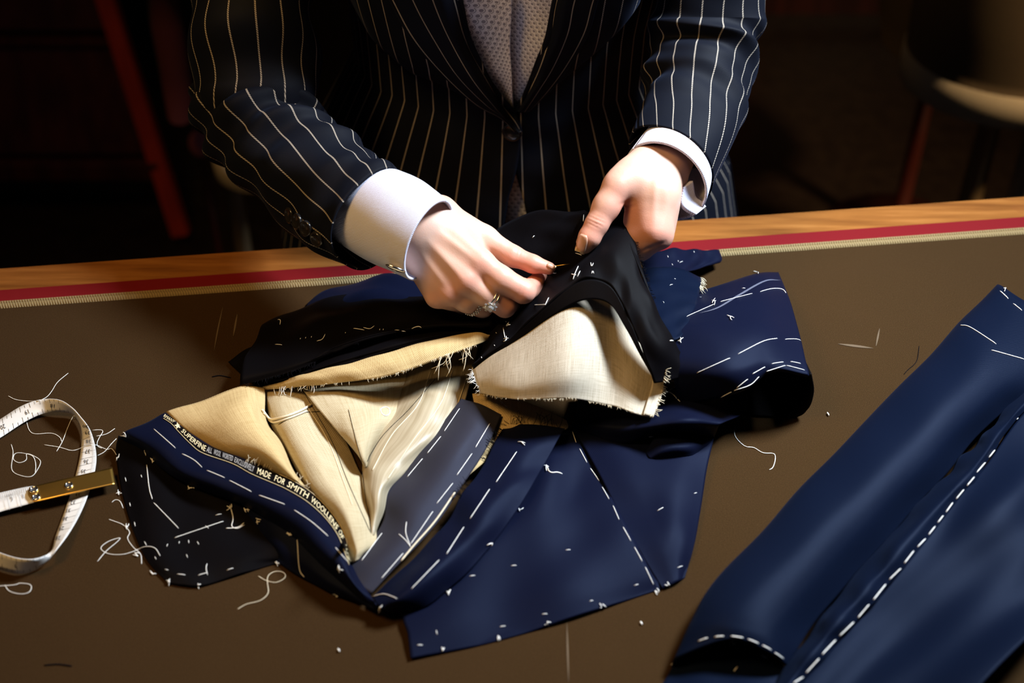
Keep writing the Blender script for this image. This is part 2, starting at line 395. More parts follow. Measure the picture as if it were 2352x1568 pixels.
# ------------------------------------------------------------------ dim things behind the table
form = thing('dress_form', 'brown linen dress form with cream lower band on pale wooden posts, right background', 'dress form', (0.86, 0.95, 0))
fc = PY(2345, 150, 0.95); fx, fy, fz = fc[0], 0.95, fc[2]
R0 = fx - PY(2072, 170, 0.95)[0]
form.location = (fx, fy, 0)
prof = [(R0*1.0, 0.0), (R0*1.01, 0.1), (R0*0.93, 0.2), (R0*0.78, 0.30), (R0*0.80, 0.42), (R0*0.96, 0.56), (R0*0.9, 0.68), (R0*0.45, 0.76), (R0*0.3, 0.84)]
pp = crspline(np.array(prof), 40)
zb = fz - 0.03
mesh_obj('torso', *lathe([(max(a, .02), b) for a, b in pp], (fx, fy, zb + 0.055), 48, sy=0.8), M['formlinen'], form)
mesh_obj('hip_band', *lathe([(R0*0.9, 0.0), (R0*1.0, 0.006), (R0*1.02, 0.03), (R0*1.015, 0.058), (R0*0.9, 0.06)], (fx, fy, zb), 48, sy=0.8), M['formband'], form)
p1 = PY(2262, 330, 0.95); p2 = PY(2345, 330, 0.93)
mesh_obj('post', *lathe([(0.021, 0), (0.017, zb + 0.005)], (p1[0], fy, 0.02), 20), M['formpost'], form)
mesh_obj('post', *lathe([(0.022, 0), (0.022, zb + 0.005)], (p2[0] + 0.02, fy-0.03, 0.02), 20), M['postgrey'], form)
mesh_obj('base', *lathe([(0.17, 0), (0.17, 0.015), (0.05, 0.03)], (fx-.02, fy, 0), 32), M['mahog'], form)
f2 = PY(2060, 60, 1.32)
form2 = thing('dress_form', 'smaller brown dress form barely visible at the top, behind the cream-banded one', 'dress form', (f2[0] + .08, 1.32, 0))
c2 = (f2[0] + 0.08, 1.32, f2[2] - 0.03)
mesh_obj('torso', *lathe([(0.10, 0), (0.115, 0.06), (0.10, 0.18), (0.09, 0.28), (0.12, 0.42), (0.05, 0.55)], c2, 32), M['formlinen'], form2)
mesh_obj('post', *lathe([(0.014, 0), (0.014, c2[2])], (c2[0], c2[1], 0.005), 16), M['mahog'], form2)
mesh_obj('base', *lathe([(0.14, 0), (0.14, 0.015), (0.03, 0.03)], (c2[0], c2[1], 0), 24), M['mahog'], form2)

# a tall mahogany screen leaning back against the wall, left background
lean = thing('folding_screen', 'dark red mahogany panelled screen leaning in the left background', 'screen', (-0.9, 1.4, 0))
def bar(p, q, wd, dp, mt, name, par):
    p, q = np.asarray(p, float), np.asarray(q, float); a = unit(q-p); s = unit(np.cross(a, [0, 1, 0.0])); n = np.cross(s, a)
    V = [x + s*i*wd/2 + n*j*dp/2 for x in (p, q) for (i, j) in ((-1, -1), (1, -1), (1, 1), (-1, 1))]
    F = [(0, 1, 5, 4), (1, 2, 6, 5), (2, 3, 7, 6), (3, 0, 4, 7), (3, 2, 1, 0), (4, 5, 6, 7)]
    o = mesh_obj(name, V, F, mt, par, smooth=False); bevel(o, 0.004); return o
def line3(a, b, Y0, Y1): return PY(a[0], a[1], Y0), PY(b[0], b[1], Y1)
A, B = line3((245, 0), (432, 585), 1.45, 1.30)
dirv = (B-A)/(B[2]-A[2]); topA = A + dirv*(1.30-A[2]); botA = A + dirv*(0.02-A[2])
bar(topA, botA, 0.034, 0.03, M['mahog_l'], 'stile', lean)
off = np.array([-0.55, 0.0, 0])
bar(topA + off, botA + off, 0.03, 0.03, M['mahog'], 'stile', lean)
C1 = PY(110, 92, 1.43); kk = (C1[2]-botA[2])/(topA[2]-botA[2]); mid = botA + (topA-botA)*kk
bar(mid + off, mid, 0.014, 0.026, M['mahog'], 'rail', lean)
mid2 = botA + (topA-botA)*0.1; bar(mid2 + off, mid2, 0.04, 0.026, M['mahog'], 'rail', lean)
for k0, k1 in ((0.12, kk-0.01), (kk + 0.012, 0.97)):
    a, b = botA + (topA-botA)*k0, botA + (topA-botA)*k1; yo = np.array([0, 0.008, 0])
    V = [a + yo - [.012, 0, 0], a + off + yo + [.014, 0, 0], b + off + yo + [.014, 0, 0], b + yo - [.012, 0, 0]]; V += [v + np.array([0, .012, 0]) for v in V]
    mesh_obj('panel', V, [(0, 1, 2, 3), (7, 6, 5, 4), (0, 4, 5, 1), (1, 5, 6, 2), (2, 6, 7, 3), (3, 7, 4, 0)], M['mahog'], lean, smooth=False)
# maroon garment on a stand with a ball finial
mg = thing('hanging_garment', 'dim maroon garment hanging behind the left elbow beside the red screen', 'garment', (-0.55, 1.1, 0.5))
V = []; ns = 14
cA = [(330, -60, 395, -60), (345, 60, 420, 60), (365, 160, 436, 170), (385, 268, 440, 275)]
for (u0, v0, u1, v1) in cA:
    a, b = PY(u0, v0, 1.05), PY(u1, v1, 1.05)
    for j in range(ns):
        ang = 2*math.pi*j/ns; V.append((a+b)/2 + (b-a)/2*math.cos(ang)*(1 + .1*math.sin(3*ang)) + np.array([0, 0.02*math.sin(ang), 0]))
o = mesh_obj('cloth', V, grid_faces(4, ns, True) + [tuple(range(ns)), tuple(3*ns + j for j in range(ns))[::-1]], M['maroon'], mg)
gt = PY(365, -60, 1.05)
mesh_obj('hanger_rail', *tube_mesh([gt, gt + [0, 0, .12], [gt[0], 2.6, gt[2] + .12]], 0.006, 8), M['steel'], mg)
bp = PY(460, 330, 1.15)
ball = thing('pincushion_stand', 'small dusky pink ball on a post behind the left elbow', 'stand', (bp[0], bp[1], 0))
mesh_obj('ball', *lathe([(0.02*math.sin(a)+1e-4, -0.026*math.cos(a)) for a in np.linspace(0.05, math.pi-.05, 14)], bp, 20), M['pinkball'], ball)
mesh_obj('post', *lathe([(0.006, 0), (0.006, bp[2]-0.03)], (bp[0], bp[1], 0.01), 10), M['mahog'], ball)
mesh_obj('base', *lathe([(0.07, 0), (0.07, 0.012), (0.01, 0.02)], (bp[0], bp[1], 0), 20), M['mahog'], ball)
f3 = PY(560, 392, 0.86); R3 = f3[0] - PY(492, 380, 0.86)[0]; f3[0] += 0.02; R3 += 0.02
form3 = thing('dress_form', 'dress form with a cream band almost hidden behind the left elbow', 'dress form', (f3[0], 0.86, 0))
mesh_obj('torso', *lathe([(R3*.97, 0), (R3*1.0, 0.1), (R3*0.8, 0.25), (R3*.95, 0.45), (R3*.4, 0.6)], (f3[0], .86, f3[2] + 0.05), 32), M['formlinen'], form3)
mesh_obj('hip_band', *lathe([(R3*.9, 0.0), (R3, 0.006), (R3, 0.046), (R3*.9, 0.05)], (f3[0], .86, f3[2]), 32), M['formband'], form3)
mesh_obj('post', *lathe([(0.014, 0), (0.014, f3[2])], (f3[0]-.04, .86, 0.005), 16), M['formpost'], form3)
mesh_obj('base', *lathe([(0.12, 0), (0.12, 0.015), (0.03, 0.03)], (f3[0], .86, 0), 24), M['mahog'], form3)
cb = thing('wall_cabinet', 'tall almost black red-edged mahogany cabinet behind the right arm', 'cabinet', (0.42, 2.3, 0))
cx0 = PY(1685, 380, 2.2)[0]
o = mesh_obj('carcass', *box_mesh(cx0, cx0 + 1.0, 2.22, 2.58, 0, 2.2), M['mahog'], cb, smooth=False)
o = mesh_obj('door', *box_mesh(cx0 + .05, cx0 + .49, 2.2, 2.219, 0.08, 2.15), M['mahog'], cb, smooth=False); bevel(o, .004)
o = mesh_obj('door', *box_mesh(cx0 + .51, cx0 + .95, 2.2, 2.219, 0.08, 2.15), M['mahog'], cb, smooth=False); bevel(o, .004)
o = mesh_obj('edge_post', *box_mesh(cx0 - .05, cx0 - .001, 2.19, 2.26, 0, 2.2), M['mahog_l'], cb, smooth=False); bevel(o, .004)

# ------------------------------------------------------------------ smooth-union skin for hands and body
def rcone(P, a, b, ra, rb, flat=None):
    a, b = np.asarray(a), np.asarray(b); q = P - a; ba = b - a
    if flat is not None:
        n, s = flat; n = unit(n); q = q + n*((q@n)*(1/s-1))[..., None]; ba = ba + n*(ba@n)*(1/s-1)
    l2 = ba@ba + 1e-12; tt = np.clip((q@ba)/l2, 0, 1)
    d = np.linalg.norm(q - tt[..., None]*ba, axis=-1) - (ra + (rb-ra)*tt)
    return d
def sdf_mesh(prims, h, cuts=()):
    pts = np.array([p for pr in prims for p in (pr[0], pr[1])]); rm = max(max(pr[2], pr[3]) for pr in prims)
    lo = pts.min(0) - rm - 4*h; hi = pts.max(0) + rm + 4*h; n = np.ceil((hi-lo)/h).astype(int) + 1
    Fd = np.full(n, 0.05)
    def sub(a, b, r):
        l = np.minimum(a, b) - r; g = np.maximum(a, b) + r
        i0 = np.maximum(((l-lo)/h).astype(int), 0); i1 = np.minimum(((g-lo)/h).astype(int) + 2, n)
        sl = tuple(slice(i0[k], i1[k]) for k in range(3))
        ax = [lo[k] + h*np.arange(i0[k], i1[k]) for k in range(3)]
        return sl, np.stack(np.meshgrid(*ax, indexing='ij'), -1)
    for pr in prims:
        a, b, ra, rb, k = pr[:5]; flat = pr[5] if len(pr) > 5 else None
        sl, G = sub(np.asarray(a), np.asarray(b), max(ra, rb) + 2*k + 3*h); d = rcone(G, a, b, ra, rb, flat); f = Fd[sl]
        hh = np.maximum(k - np.abs(f-d), 0)/k; Fd[sl] = np.minimum(f, d) - hh*hh*k/4
    for a, b, r, k in cuts:
        sl, G = sub(np.asarray(a), np.asarray(b), r + 2*k + 3*h); d = -rcone(G, a, b, r, r); f = Fd[sl]
        hh = np.maximum(k - np.abs(f-d), 0)/k; Fd[sl] = np.maximum(f, d) + hh*hh*k/4
    s = Fd < 0; c = np.zeros(np.array(s.shape)-1, int)
    sh = [(i, j, k) for i in (0, 1) for j in (0, 1) for k in (0, 1)]
    vw = lambda A, o: A[o[0]:A.shape[0]-1+o[0], o[1]:A.shape[1]-1+o[1], o[2]:A.shape[2]-1+o[2]]
    for o in sh: c += vw(s, o)
    cells = np.argwhere((c > 0) & (c < 8)); idx = -np.ones(c.shape, int); idx[tuple(cells.T)] = np.arange(len(cells))
    acc = np.zeros((len(cells), 3)); cnt = np.zeros(len(cells))
    for o in sh:
        for ax in range(3):
            if o[ax]: continue
            o2 = list(o); o2[ax] = 1
            f0 = Fd[tuple((cells + o).T)]; f1 = Fd[tuple((cells + o2).T)]; mk = (f0 < 0) != (f1 < 0)
            tq = np.where(mk, f0/(f0-f1+1e-15), 0); p = np.tile(np.array(o, float), (len(cells), 1)); p[:, ax] += tq
            acc[mk] += p[mk]; cnt[mk] += 1
    V = lo + h*(cells + acc/cnt[:, None]); Fc = []
    for ax in range(3):
        b1, b2 = (ax+1) % 3, (ax+2) % 3
        s0 = np.take(s, range(s.shape[ax]-1), ax); s1 = np.take(s, range(1, s.shape[ax]), ax)
        e = np.argwhere(s0 != s1); e = e[(e[:, b1] > 0) & (e[:, b2] > 0) & (e[:, b1] < c.shape[b1]) & (e[:, b2] < c.shape[b2])]
        q = []
        for (x1, x2) in ((1, 1), (0, 1), (0, 0), (1, 0)):
            g = e.copy(); g[:, b1] -= x1; g[:, b2] -= x2; q.append(idx[tuple(g.T)])
        q = np.stack(q, 1); inside = s0[tuple(e.T)]
        q[~inside] = q[~inside][:, ::-1]; Fc.append(q)
    Fc = np.concatenate(Fc); Fc = Fc[(Fc >= 0).all(1)]
    # one light smoothing pass
    for _ in range(2):
        A = np.zeros_like(V); K = np.zeros(len(V))
        for i in range(4):
            np.add.at(A, Fc[:, i], V[Fc[:, (i+1) % 4]]); np.add.at(K, Fc[:, i], 1)
        V = V*0.5 + 0.5*A/K[:, None]
    return V, Fc

person = thing('person', 'person in a navy pinstripe suit and white double cuffs sewing at the table', 'person', (0.0, 0.33, 0))

D_L, D_R = 1.134, 1.135
def KL(u, v, w_): return PD(u, v, D_L - w_*0.001)
def KR(u, v, w_): return PD(u, v, D_R - w_*0.001)
mm = 0.001
def chain(K, pts, k, flat=None):
    out = []
    for (a, b) in zip(pts[:-1], pts[1:]):
        out.append((K(*a[:3]), K(*b[:3]), a[3]*mm, b[3]*mm, k*mm) + ((flat,) if flat else ()))
    return out
# viewer's left hand: back of the hand up, fingers curled, thumb and forefinger pinching a needle
LH = []
LH += chain(KL, [(790, 430, -50, 22), (885, 495, -20, 22), (965, 540, -4, 22)], 6)
LH += chain(KL, [(1002, 510, -3, 14), (1103, 604, 6, 11.2)], 9)
LH += chain(KL, [(985, 535, 0, 14), (1070, 643, 8, 11)], 9)
LH += chain(KL, [(968, 560, -2, 14), (1035, 670, 3, 10.3)], 9)
LH += chain(KL, [(955, 578, -8, 14), (1004, 680, -5, 9.6)], 9)
LH += chain(KL, [(1012, 497, -9, 14), (1112, 549, -14, 11)], 10)
LH += chain(KL, [(985, 560, -14, 14), (1060, 620, -10, 12)], 10)
LH += chain(KL, [(1040, 545, -18, 13), (1105, 575, -20, 10)], 10)
LH += chain(KL, [(1112, 549, -14, 10.2), (1178, 588, -11, 8.6)], 5)
LH += chain(KL, [(1178, 588, -11, 8.5), (1224, 606, -9, 7.2), (1261, 616, -8, 5.2)], 3)
LH += chain(KL, [(1103, 604, 6, 10.6), (1150, 640, 7, 10.0), (1202, 669, 3, 9.7)], 4)
LH += chain(KL, [(1202, 669, 2, 9.4), (1223, 660, -14, 8.4)], 2.5) + chain(KL, [(1223, 660, -14, 8.0), (1240, 636, -22, 6.2)], 2)
LH += chain(KL, [(1070, 643, 8, 10.2), (1115, 675, 3, 9.6), (1160, 703, -7, 9.2)], 3)
LH += chain(KL, [(1160, 703, -7, 9.0), (1182, 690, -26, 8.0), (1202, 655, -32, 6.5)], 2)
LH += chain(KL, [(1035, 670, 3, 9.8), (1070, 690, -3, 9.2), (1108, 706, -16, 8.6)], 3)
LH += chain(KL, [(1108, 706, -16, 8.2), (1132, 690, -36, 7.5), (1165, 665, -40, 6.4)], 2)
LH += chain(KL, [(1004, 680, -5, 9.0), (1062, 699, -24, 7.4), (1092, 688, -42, 6.8), (1120, 670, -44, 6)], 3)
LH += chain(KL, [(950, 482, -24, 14), (1008, 489, -13, 14)], 8)
LC = []
VL, FL = sdf_mesh(LH, 0.0011, LC)
# viewer's right hand: thumb on top of the cloth, fingers below it
RH = []
RH += chain(KR, [(1595, 240, -104, 18), (1563, 325, -66, 18), (1530, 392, -40, 19)], 6)
RH += chain(KR, [(1514, 390, -26, 18), (1507, 450, -6, 16), (1503, 532, 1, 12)], 10)
RH += chain(KR, [(1530, 400, -26, 14), (1514, 530, -8, 11.5)], 9)
RH += chain(KR, [(1532, 405, -34, 13), (1520, 525, -20, 10)], 9)
RH += chain(KR, [(1500, 400, -34, 14), (1490, 520, -30, 11)], 9)
RH += chain(KR, [(1494, 384, -26, 15), (1452, 410, -5, 13.2), (1417, 430, 4, 10.6)], 9)
RH += chain(KR, [(1417, 430, 4, 10.4), (1393, 473, 6, 9.9), (1371, 514, 8, 9.0)], 7)
RH += chain(KR, [(1371, 514, 8, 8.8), (1354, 545, 8, 8.4), (1343, 563, 6, 6.9)], 4)
RH += chain(KR, [(1468, 435, -8, 14), (1486, 500, -6, 13)], 10)
RH += chain(KR, [(1500, 533, 1, 12), (1470, 550, -7, 11.2), (1438, 566, -17, 10), (1400, 575, -24, 8.6)], 8)
RH += chain(KR, [(1514, 538, -9, 11), (1470, 566, -17, 9.8), (1430, 578, -20, 8.6), (1400, 575, -26, 8)], 3)
RH += chain(KR, [(1518, 532, -20, 10), (1475, 562, -28, 9), (1430, 570, -34, 8)], 3)
RH += chain(KR, [(1478, 372, -18, 12.5), (1430, 414, -1, 11)], 8)
RH += chain(KR, [(1496, 500, -4, 13), (1472, 556, -9, 11.2)], 8) + chain(KR, [(1462, 505, -10, 10), (1462, 568, -14, 9.5)], 8) + chain(KR, [(1516, 545, -3, 9), (1512, 546, -3, 9)], 5)
RC = []
VR, FR = sdf_mesh(RH, 0.0011, RC)

def carve(V, F, lines):
    # skin creases and tendons: press (or raise) the surface along short lines on the side facing up
    N = np.zeros_like(V); n = np.cross(V[F[:, 1]]-V[F[:, 0]], V[F[:, 3]]-V[F[:, 0]])
    for i in range(4): np.add.at(N, F[:, i], n)
    N /= np.linalg.norm(N, axis=1, keepdims=True) + 1e-12
    q = V - CAM; d = q@FW; px = np.stack([1176 + FPX*(q@RT)/d, 784 - FPX*(q@UP)/d], 1); fc = np.clip(-(N*q).sum(1)/np.linalg.norm(q, axis=1), 0, 1); W = V.copy()
    for (u0, v0, u1, v1, wd, dp) in lines:
        a, b = np.array([u0, v0]), np.array([u1, v1]); t_ = np.clip(((px-a)@(b-a))/((b-a)@(b-a)), 0, 1)
        ds = np.linalg.norm(px - (a + t_[:, None]*(b-a)), axis=1)*0.35
        W -= N*(dp*mm*np.exp(-(ds/wd)**2)*np.sqrt(fc)*np.sin(np.pi*(0.12 + 0.76*t_)))[:, None]
    return W
sgn = np.sign(((VL - VL.mean(0))*0).sum() + 1)
VL = carve(VL, FL, [(1192, 566, 1184, 590, .9, .5), (1198, 570, 1191, 592, .9, .4), (1187, 565, 1179, 588, .9, .3), (1092, 598, 1010, 535, 3, -.9), (1060, 637, 985, 555, 3, -.9), (1028, 664, 965, 585, 3, -.7), (1085, 622, 1010, 560, 3, .5), (1048, 655, 980, 580, 3, .5), (1190, 690, 1205, 660, 1.0, .25), (1183, 684, 1197, 657, 1.0, .25), (1118, 566, 1160, 604, 2.0, .7), (1040, 700, 985, 640, 3, -.5)])
VR = carve(VR, FR, [(1352, 496, 1388, 512, .9, .6), (1350, 504, 1384, 520, .9, .6), (1349, 511, 1378, 525, .9, .4), (1356, 490, 1388, 504, .9, .3), (1424, 470, 1450, 462, 1.6, .8), (1426, 478, 1458, 474, 1.4, .5), (1500, 530, 1506, 400, 3, -.6), (1525, 535, 1535, 410, 3, -.5), (1468, 580, 1528, 556, 1.6, .9)])
def tones(V, K, spots, base=(0.62, 0.38, 0.28)):
    C = np.tile(np.array(base), (len(V), 1))
    for (u, v, w_, r, c, s) in spots:
        d = np.linalg.norm(V - K(u, v, w_), axis=1); f = np.exp(-(d/(r*mm))**2)*s; C = C*(1-f[:, None]) + np.array(c)*f[:, None]
    return C
pk = (0.64, 0.25, 0.18); rd = (0.62, 0.20, 0.13)
CL = tones(VL, KL, [(1106, 612, 16, 12, pk, .5), (1070, 650, 18, 11, pk, .5), (1035, 675, 12, 10, pk, .5), (1000, 690, 4, 10, pk, .4), (1200, 680, 10, 14, pk, .7), (1150, 640, 14, 14, pk, .35), (1160, 715, 2, 12, pk, .6),
                    (1178, 588, -3, 14, pk, .5), (1230, 612, -4, 18, rd, .6), (1235, 645, -14, 14, rd, .7), (1205, 640, -20, 16, rd, .8)])
CR = tones(VR, KR, [(1415, 425, 12, 14, pk, .35), (1370, 513, 14, 14, pk, .5), (1350, 550, 12, 14, rd, .45), (1430, 480, 6, 16, rd, .55), (1470, 540, 14, 22, pk, .6), (1525, 550, 10, 16, pk, .6)])

# body under the clothes (arms, trunk, neck, head, legs)
BP = []
def bp_(a, b, ra, rb, k=0.05, flat=None): BP.append((np.array(a, float), np.array(b, float), ra, rb, k) + ((flat,) if flat else ()))
ELB_L = PD(585, 225, 1.245); ELB_R = PD(1612, 130, 1.255)
SHL, SHR = np.array([-0.185, 0.33, 1.40]), np.array([0.185, 0.33, 1.40])
fl = ((0, 1, 0), 0.62)
bp_((0, .33, .90), (0, .33, 1.05), .135, .105, .05, fl); bp_((0, .33, 1.05), (0, .32, 1.27), .105, .135, .05, fl); bp_((-.08, .33, 1.36), (.08, .33, 1.36), .085, .085, .06, fl)
bp_((0, .34, 1.42), (0, .33, 1.54), .055, .052); bp_((0, .325, 1.62), (0, .315, 1.68), .075, .088)
bp_((0, .238, 1.665), (0, .218, 1.632), .012, .014, .01); bp_((-.086, .325, 1.64), (-.09, .33, 1.66), .014, .016, .01); bp_((.086, .325, 1.64), (.09, .33, 1.66), .014, .016, .01); bp_((-.018, .243, 1.585), (.018, .243, 1.585), .011, .011, .01)
bp_(SHL, ELB_L, .030, .020, .01); bp_(SHR + np.array([.012, -.01, 0]), ELB_R, .028, .018, .01)
bp_(ELB_L, KL(840, 462, -36), .026, .018, .01); bp_(ELB_R, KR(1590, 250, -84), .026, .017, .01)
for s in (-1, 1): bp_((s*.075, .33, .88), (s*.09, .34, .50), .075, .055, .04); bp_((s*.09, .34, .50), (s*.09, .35, .09), .05, .035, .03); bp_((s*.09, .36, .04), (s*.10, .25, .03), .032, .026, .02)
VB, FB = sdf_mesh(BP, 0.007)
n1, n2 = len(VL), len(VR)
Vall = np.concatenate([VL, VR, VB]); Fall = np.concatenate([FL, FR + n1, FB + n1 + n2])
Call = np.concatenate([CL, CR, np.tile([[0.66, 0.40, 0.29]], (len(VB), 1))])
body = mesh_obj('body', Vall, Fall, M['skin'], person, col=Call)
reg('handL', VL, FL.tolist()); reg('handR', VR, FR.tolist())

# finger nails
def nail(K, c, along, across, key, lift=0.0004, tip=True):
    V = []; nu, nv = 9, 7; c, along, across = map(np.array, (c, along, across)); ok = []
    for i in range(nu):
        for j in range(nv):
            s, q = i/(nu-1)*2-1, j/(nv-1)*2-1
            wd = math.sqrt(max(0.0, 1 - (max(0, -s))**2.5*0.75)) * (0.96 if s < 0.9 else 0.9)
            px = c + along*s + across*q*wd
            p, n = hit(px[0], px[1], [key])
            if p is None: p, n = K(px[0], px[1], 10), -unit(ray(*px))
            V.append(p + n*(lift + 0.0005*(1-q*q)))
    o = mesh_obj('fingernail', V, grid_faces(nu, nv), M['nail'], body); 
    m_ = o.modifiers.new('thickness', 'SOLIDIFY'); m_.thickness = 0.0006; m_.offset = 0
    o.data.materials.append(M['nailtip'])
    if tip:
        for p in o.data.polygons:
            if p.index//(nv-1) >= nu-2: p.material_index = 1
    return o
nail(KR, (1336.5, 559), (-5.5, 20), (12, 4), 'handR')
nail(KL, (1266, 611.5), (9, 4), (2.0, -4.5), 'handL')

# ------------------------------------------------------------------ the suit
def interp(xs, ys):
    xs, ys = np.array(xs), np.array(ys); return lambda z: np.interp(z, xs, ys)
ZH = [0.70, 0.80, 0.88, 0.95, 1.02, 1.08, 1.16, 1.26, 1.36, 1.43]
HW = interp(ZH, [0.24, 0.242, 0.225, 0.185, 0.148, 0.150, 0.165, 0.180, 0.185, 0.12])
DP = interp(ZH, [0.155, 0.155, 0.150, 0.138, 0.128, 0.126, 0.132, 0.138, 0.12, 0.075])
YC = 0.325
bl = [(700, -140), (735, -40), (745, 0), (765, 60), (800, 125), (860, 178), (950, 222), (1050, 250), (1140, 274), (1190, 292), (1200, 292), (1275, 238), (1350, 190), (1420, 138), (1468, 80), (1484, 0), (1500, -100)]
bxz = np.array([PY(u, v, 0.17)[[0, 2]] for u, v in bl]); bxz = bxz[np.argsort(bxz[:, 0])]
def zb_(x): return np.interp(x, bxz[:, 0], bxz[:, 1])
def sss(a, b, x): t_ = np.clip((x-a)/(b-a), 0, 1); return t_*t_*(3-2*t_)
def torso(th, z, off):
    hw, dp = HW(z), DP(z); x = hw*np.sin(th); c = np.cos(th)
    s = z - zb_(x); A = 0.016 + 0.030*np.clip(np.abs(x)/0.10, 0, 1)
    b = A*(1-np.exp(-np.clip(s, 0, 1)/0.016))*np.clip(c*1.6, 0, 1)*(1 - 0.6*sss(1.28, 1.40, z))
    b = b + 0.010*np.exp(-((np.abs(x)-.085)/.05)**2 - ((z-1.22)/.07)**2)*np.clip(c, 0, 1)
    X = (hw + off)*np.sin(th); Y = YC - (dp + off)*np.sign(c)*np.abs(c)**0.9 - b
    return np.stack([X, Y, z], -1)
def front_panel(thA, thB, z0, z1, off, nz=150, nt=110, seed=3):
    Z = np.linspace(z0, z1, nz); T = np.linspace(0, 1, nt); ZZ, TT = np.meshgrid(Z, T, indexing='ij')
    th = thA(ZZ)*(1-TT) + thB(ZZ)*TT
    P = torso(th, ZZ, off); R = P.copy()
    wv = wob(th*0.15, ZZ, 0.0016, 0.06, seed); R[..., 1] -= wv
    return R.reshape(-1, 3), grid_faces(nz, nt), np.stack([(th/0.108).ravel(), ZZ.ravel()], 1)
def edge_th(pix, off=0.0):
    zz, tt = [], []
    for u, v in pix:
        p = PY(u, v, 0.18)
        for _ in range(4):
            th = math.asin(np.clip(p[0]/HW(p[2]), -1, 1)); p = PY(u, v, float(torso(np.array(th), np.array(p[2]), off)[1]))
        zz.append(p[2]); tt.append(math.asin(np.clip(p[0]/HW(p[2]), -1, 1)))
    k = np.argsort(zz); zz, tt = np.array(zz)[k], np.array(tt)[k]
    return lambda z: np.interp(z, zz, tt)
eL = edge_th([(985, -260), (1040, -80), (1062, 0), (1085, 80), (1128, 172), (1182, 250), (1196, 285), (1194, 330), (1184, 390), (1170, 440), (1160, 500), (1148, 590)])
eR = edge_th([(1330, -260), (1285, -80), (1268, 0), (1254, 70), (1226, 150), (1190, 238), (1170, 285), (1174, 350), (1188, 410), (1203, 460), (1216, 520), (1235, 600)])
V1, F1, U1 = front_panel(lambda z: z*0 - math.pi/2, eL, 0.72, 1.42, 0.006)
V2, F2, U2 = front_panel(eR, lambda z: z*0 + math.pi/2, 0.72, 1.42, 0.002, seed=5)
V3, F3, U3 = front_panel(lambda z: z*0 + math.pi/2, lambda z: z*0 + 3*math.pi/2, 0.72, 1.42, 0.004, 60, 50, 8)
Fa = list(F1) + [tuple(i + len(V1) for i in f) for f in F2] + [tuple(i + len(V1) + len(V2) for i in f) for f in F3]
jk = mesh_obj('suit_coat', np.concatenate([V1, V2, V3]), Fa, M['pin'], person, np.concatenate([U1, U2, U3]))
md = jk.modifiers.new('thickness', 'SOLIDIFY'); md.thickness = 0.0016; md.offset = -1
reg('coat', np.concatenate([V1, V2]), F1 + [tuple(i + len(V1) for i in f) for f in F2])
# shirt body inside the coat, print showing in the V
V4, F4, U4 = front_panel(lambda z: z*0 - 1.3, lambda z: z*0 + 1.3, 0.74, 1.42, -0.010, 90, 90, 11)
V4b = V4.reshape(90, 90, 3)
sh = mesh_obj('shirt', V4, F4, M['shirt'], person, np.stack([U4[:, 0]*0.0162, U4[:, 1]], 1)); tag(sh, 'white shirt with small grey oval print')
reg('shirt', V4, F4)
# overlapping left shirt front with its sharp placket edge
def on(keys, px, off):
    out = []
    for r in px:
        row = []
        for (u, v, o_) in r:
            p, n = hit(u, v, keys)
            if p is None: p, n = PY(u, v, 0.19), np.array([0, -1, 0.])
            row.append(p + n*(off + o_*mm))
        out.append(row)
    return np.array(out)
def px_patch(name, C, mt, par, nu=40, nv=16, uvf=None, thick=0.0014, key=None):
    S = crspline(C, nu); S = np.swapaxes(crspline(np.swapaxes(S, 0, 1), nv), 0, 1); F = grid_faces(nu, nv)
    N = np.cross(np.gradient(S, axis=0), np.gradient(S, axis=1))
    if (N*(CAM-S)).sum() > 0: F = [f[::-1] for f in F]
    V = S.reshape(-1, 3)
    A, B = np.meshgrid(np.linspace(0, 1, nu), np.linspace(0, 1, nv), indexing='ij')
    L = np.linalg.norm(np.diff(S, axis=0), axis=2).sum(0).mean(); W = np.linalg.norm(np.diff(S, axis=1), axis=2).sum(1).mean()
    uv = np.stack([B.ravel()*W, A.ravel()*L], 1) if uvf is None else uvf(A.ravel(), B.ravel(), W, L)
    o = mesh_obj(name, V, F, mt, par, uv)
    if thick: q_ = o.modifiers.new('thickness', 'SOLIDIFY'); q_.thickness = thick; q_.offset = -1
    if key: reg(key, V, F)
    return o
C = on(['shirt'], [[(1040, -60, 2), (1110, -60, 4), (1176, -60, 9)], [(1055, 0, 2), (1120, 0, 4), (1178, 0, 9)], [(1085, 90, 2), (1135, 90, 5), (1182, 90, 10)], [(1110, 160, 1), (1148, 160, 5), (1184, 160, 10)], [(1140, 210, 0), (1160, 212, 4), (1184, 214, 9)], [(1166, 226, 0), (1174, 232, 3), (1182, 242, 7)]], 0.001)
px_patch('shirt_placket', C, M['shirt'], sh, 60, 24)
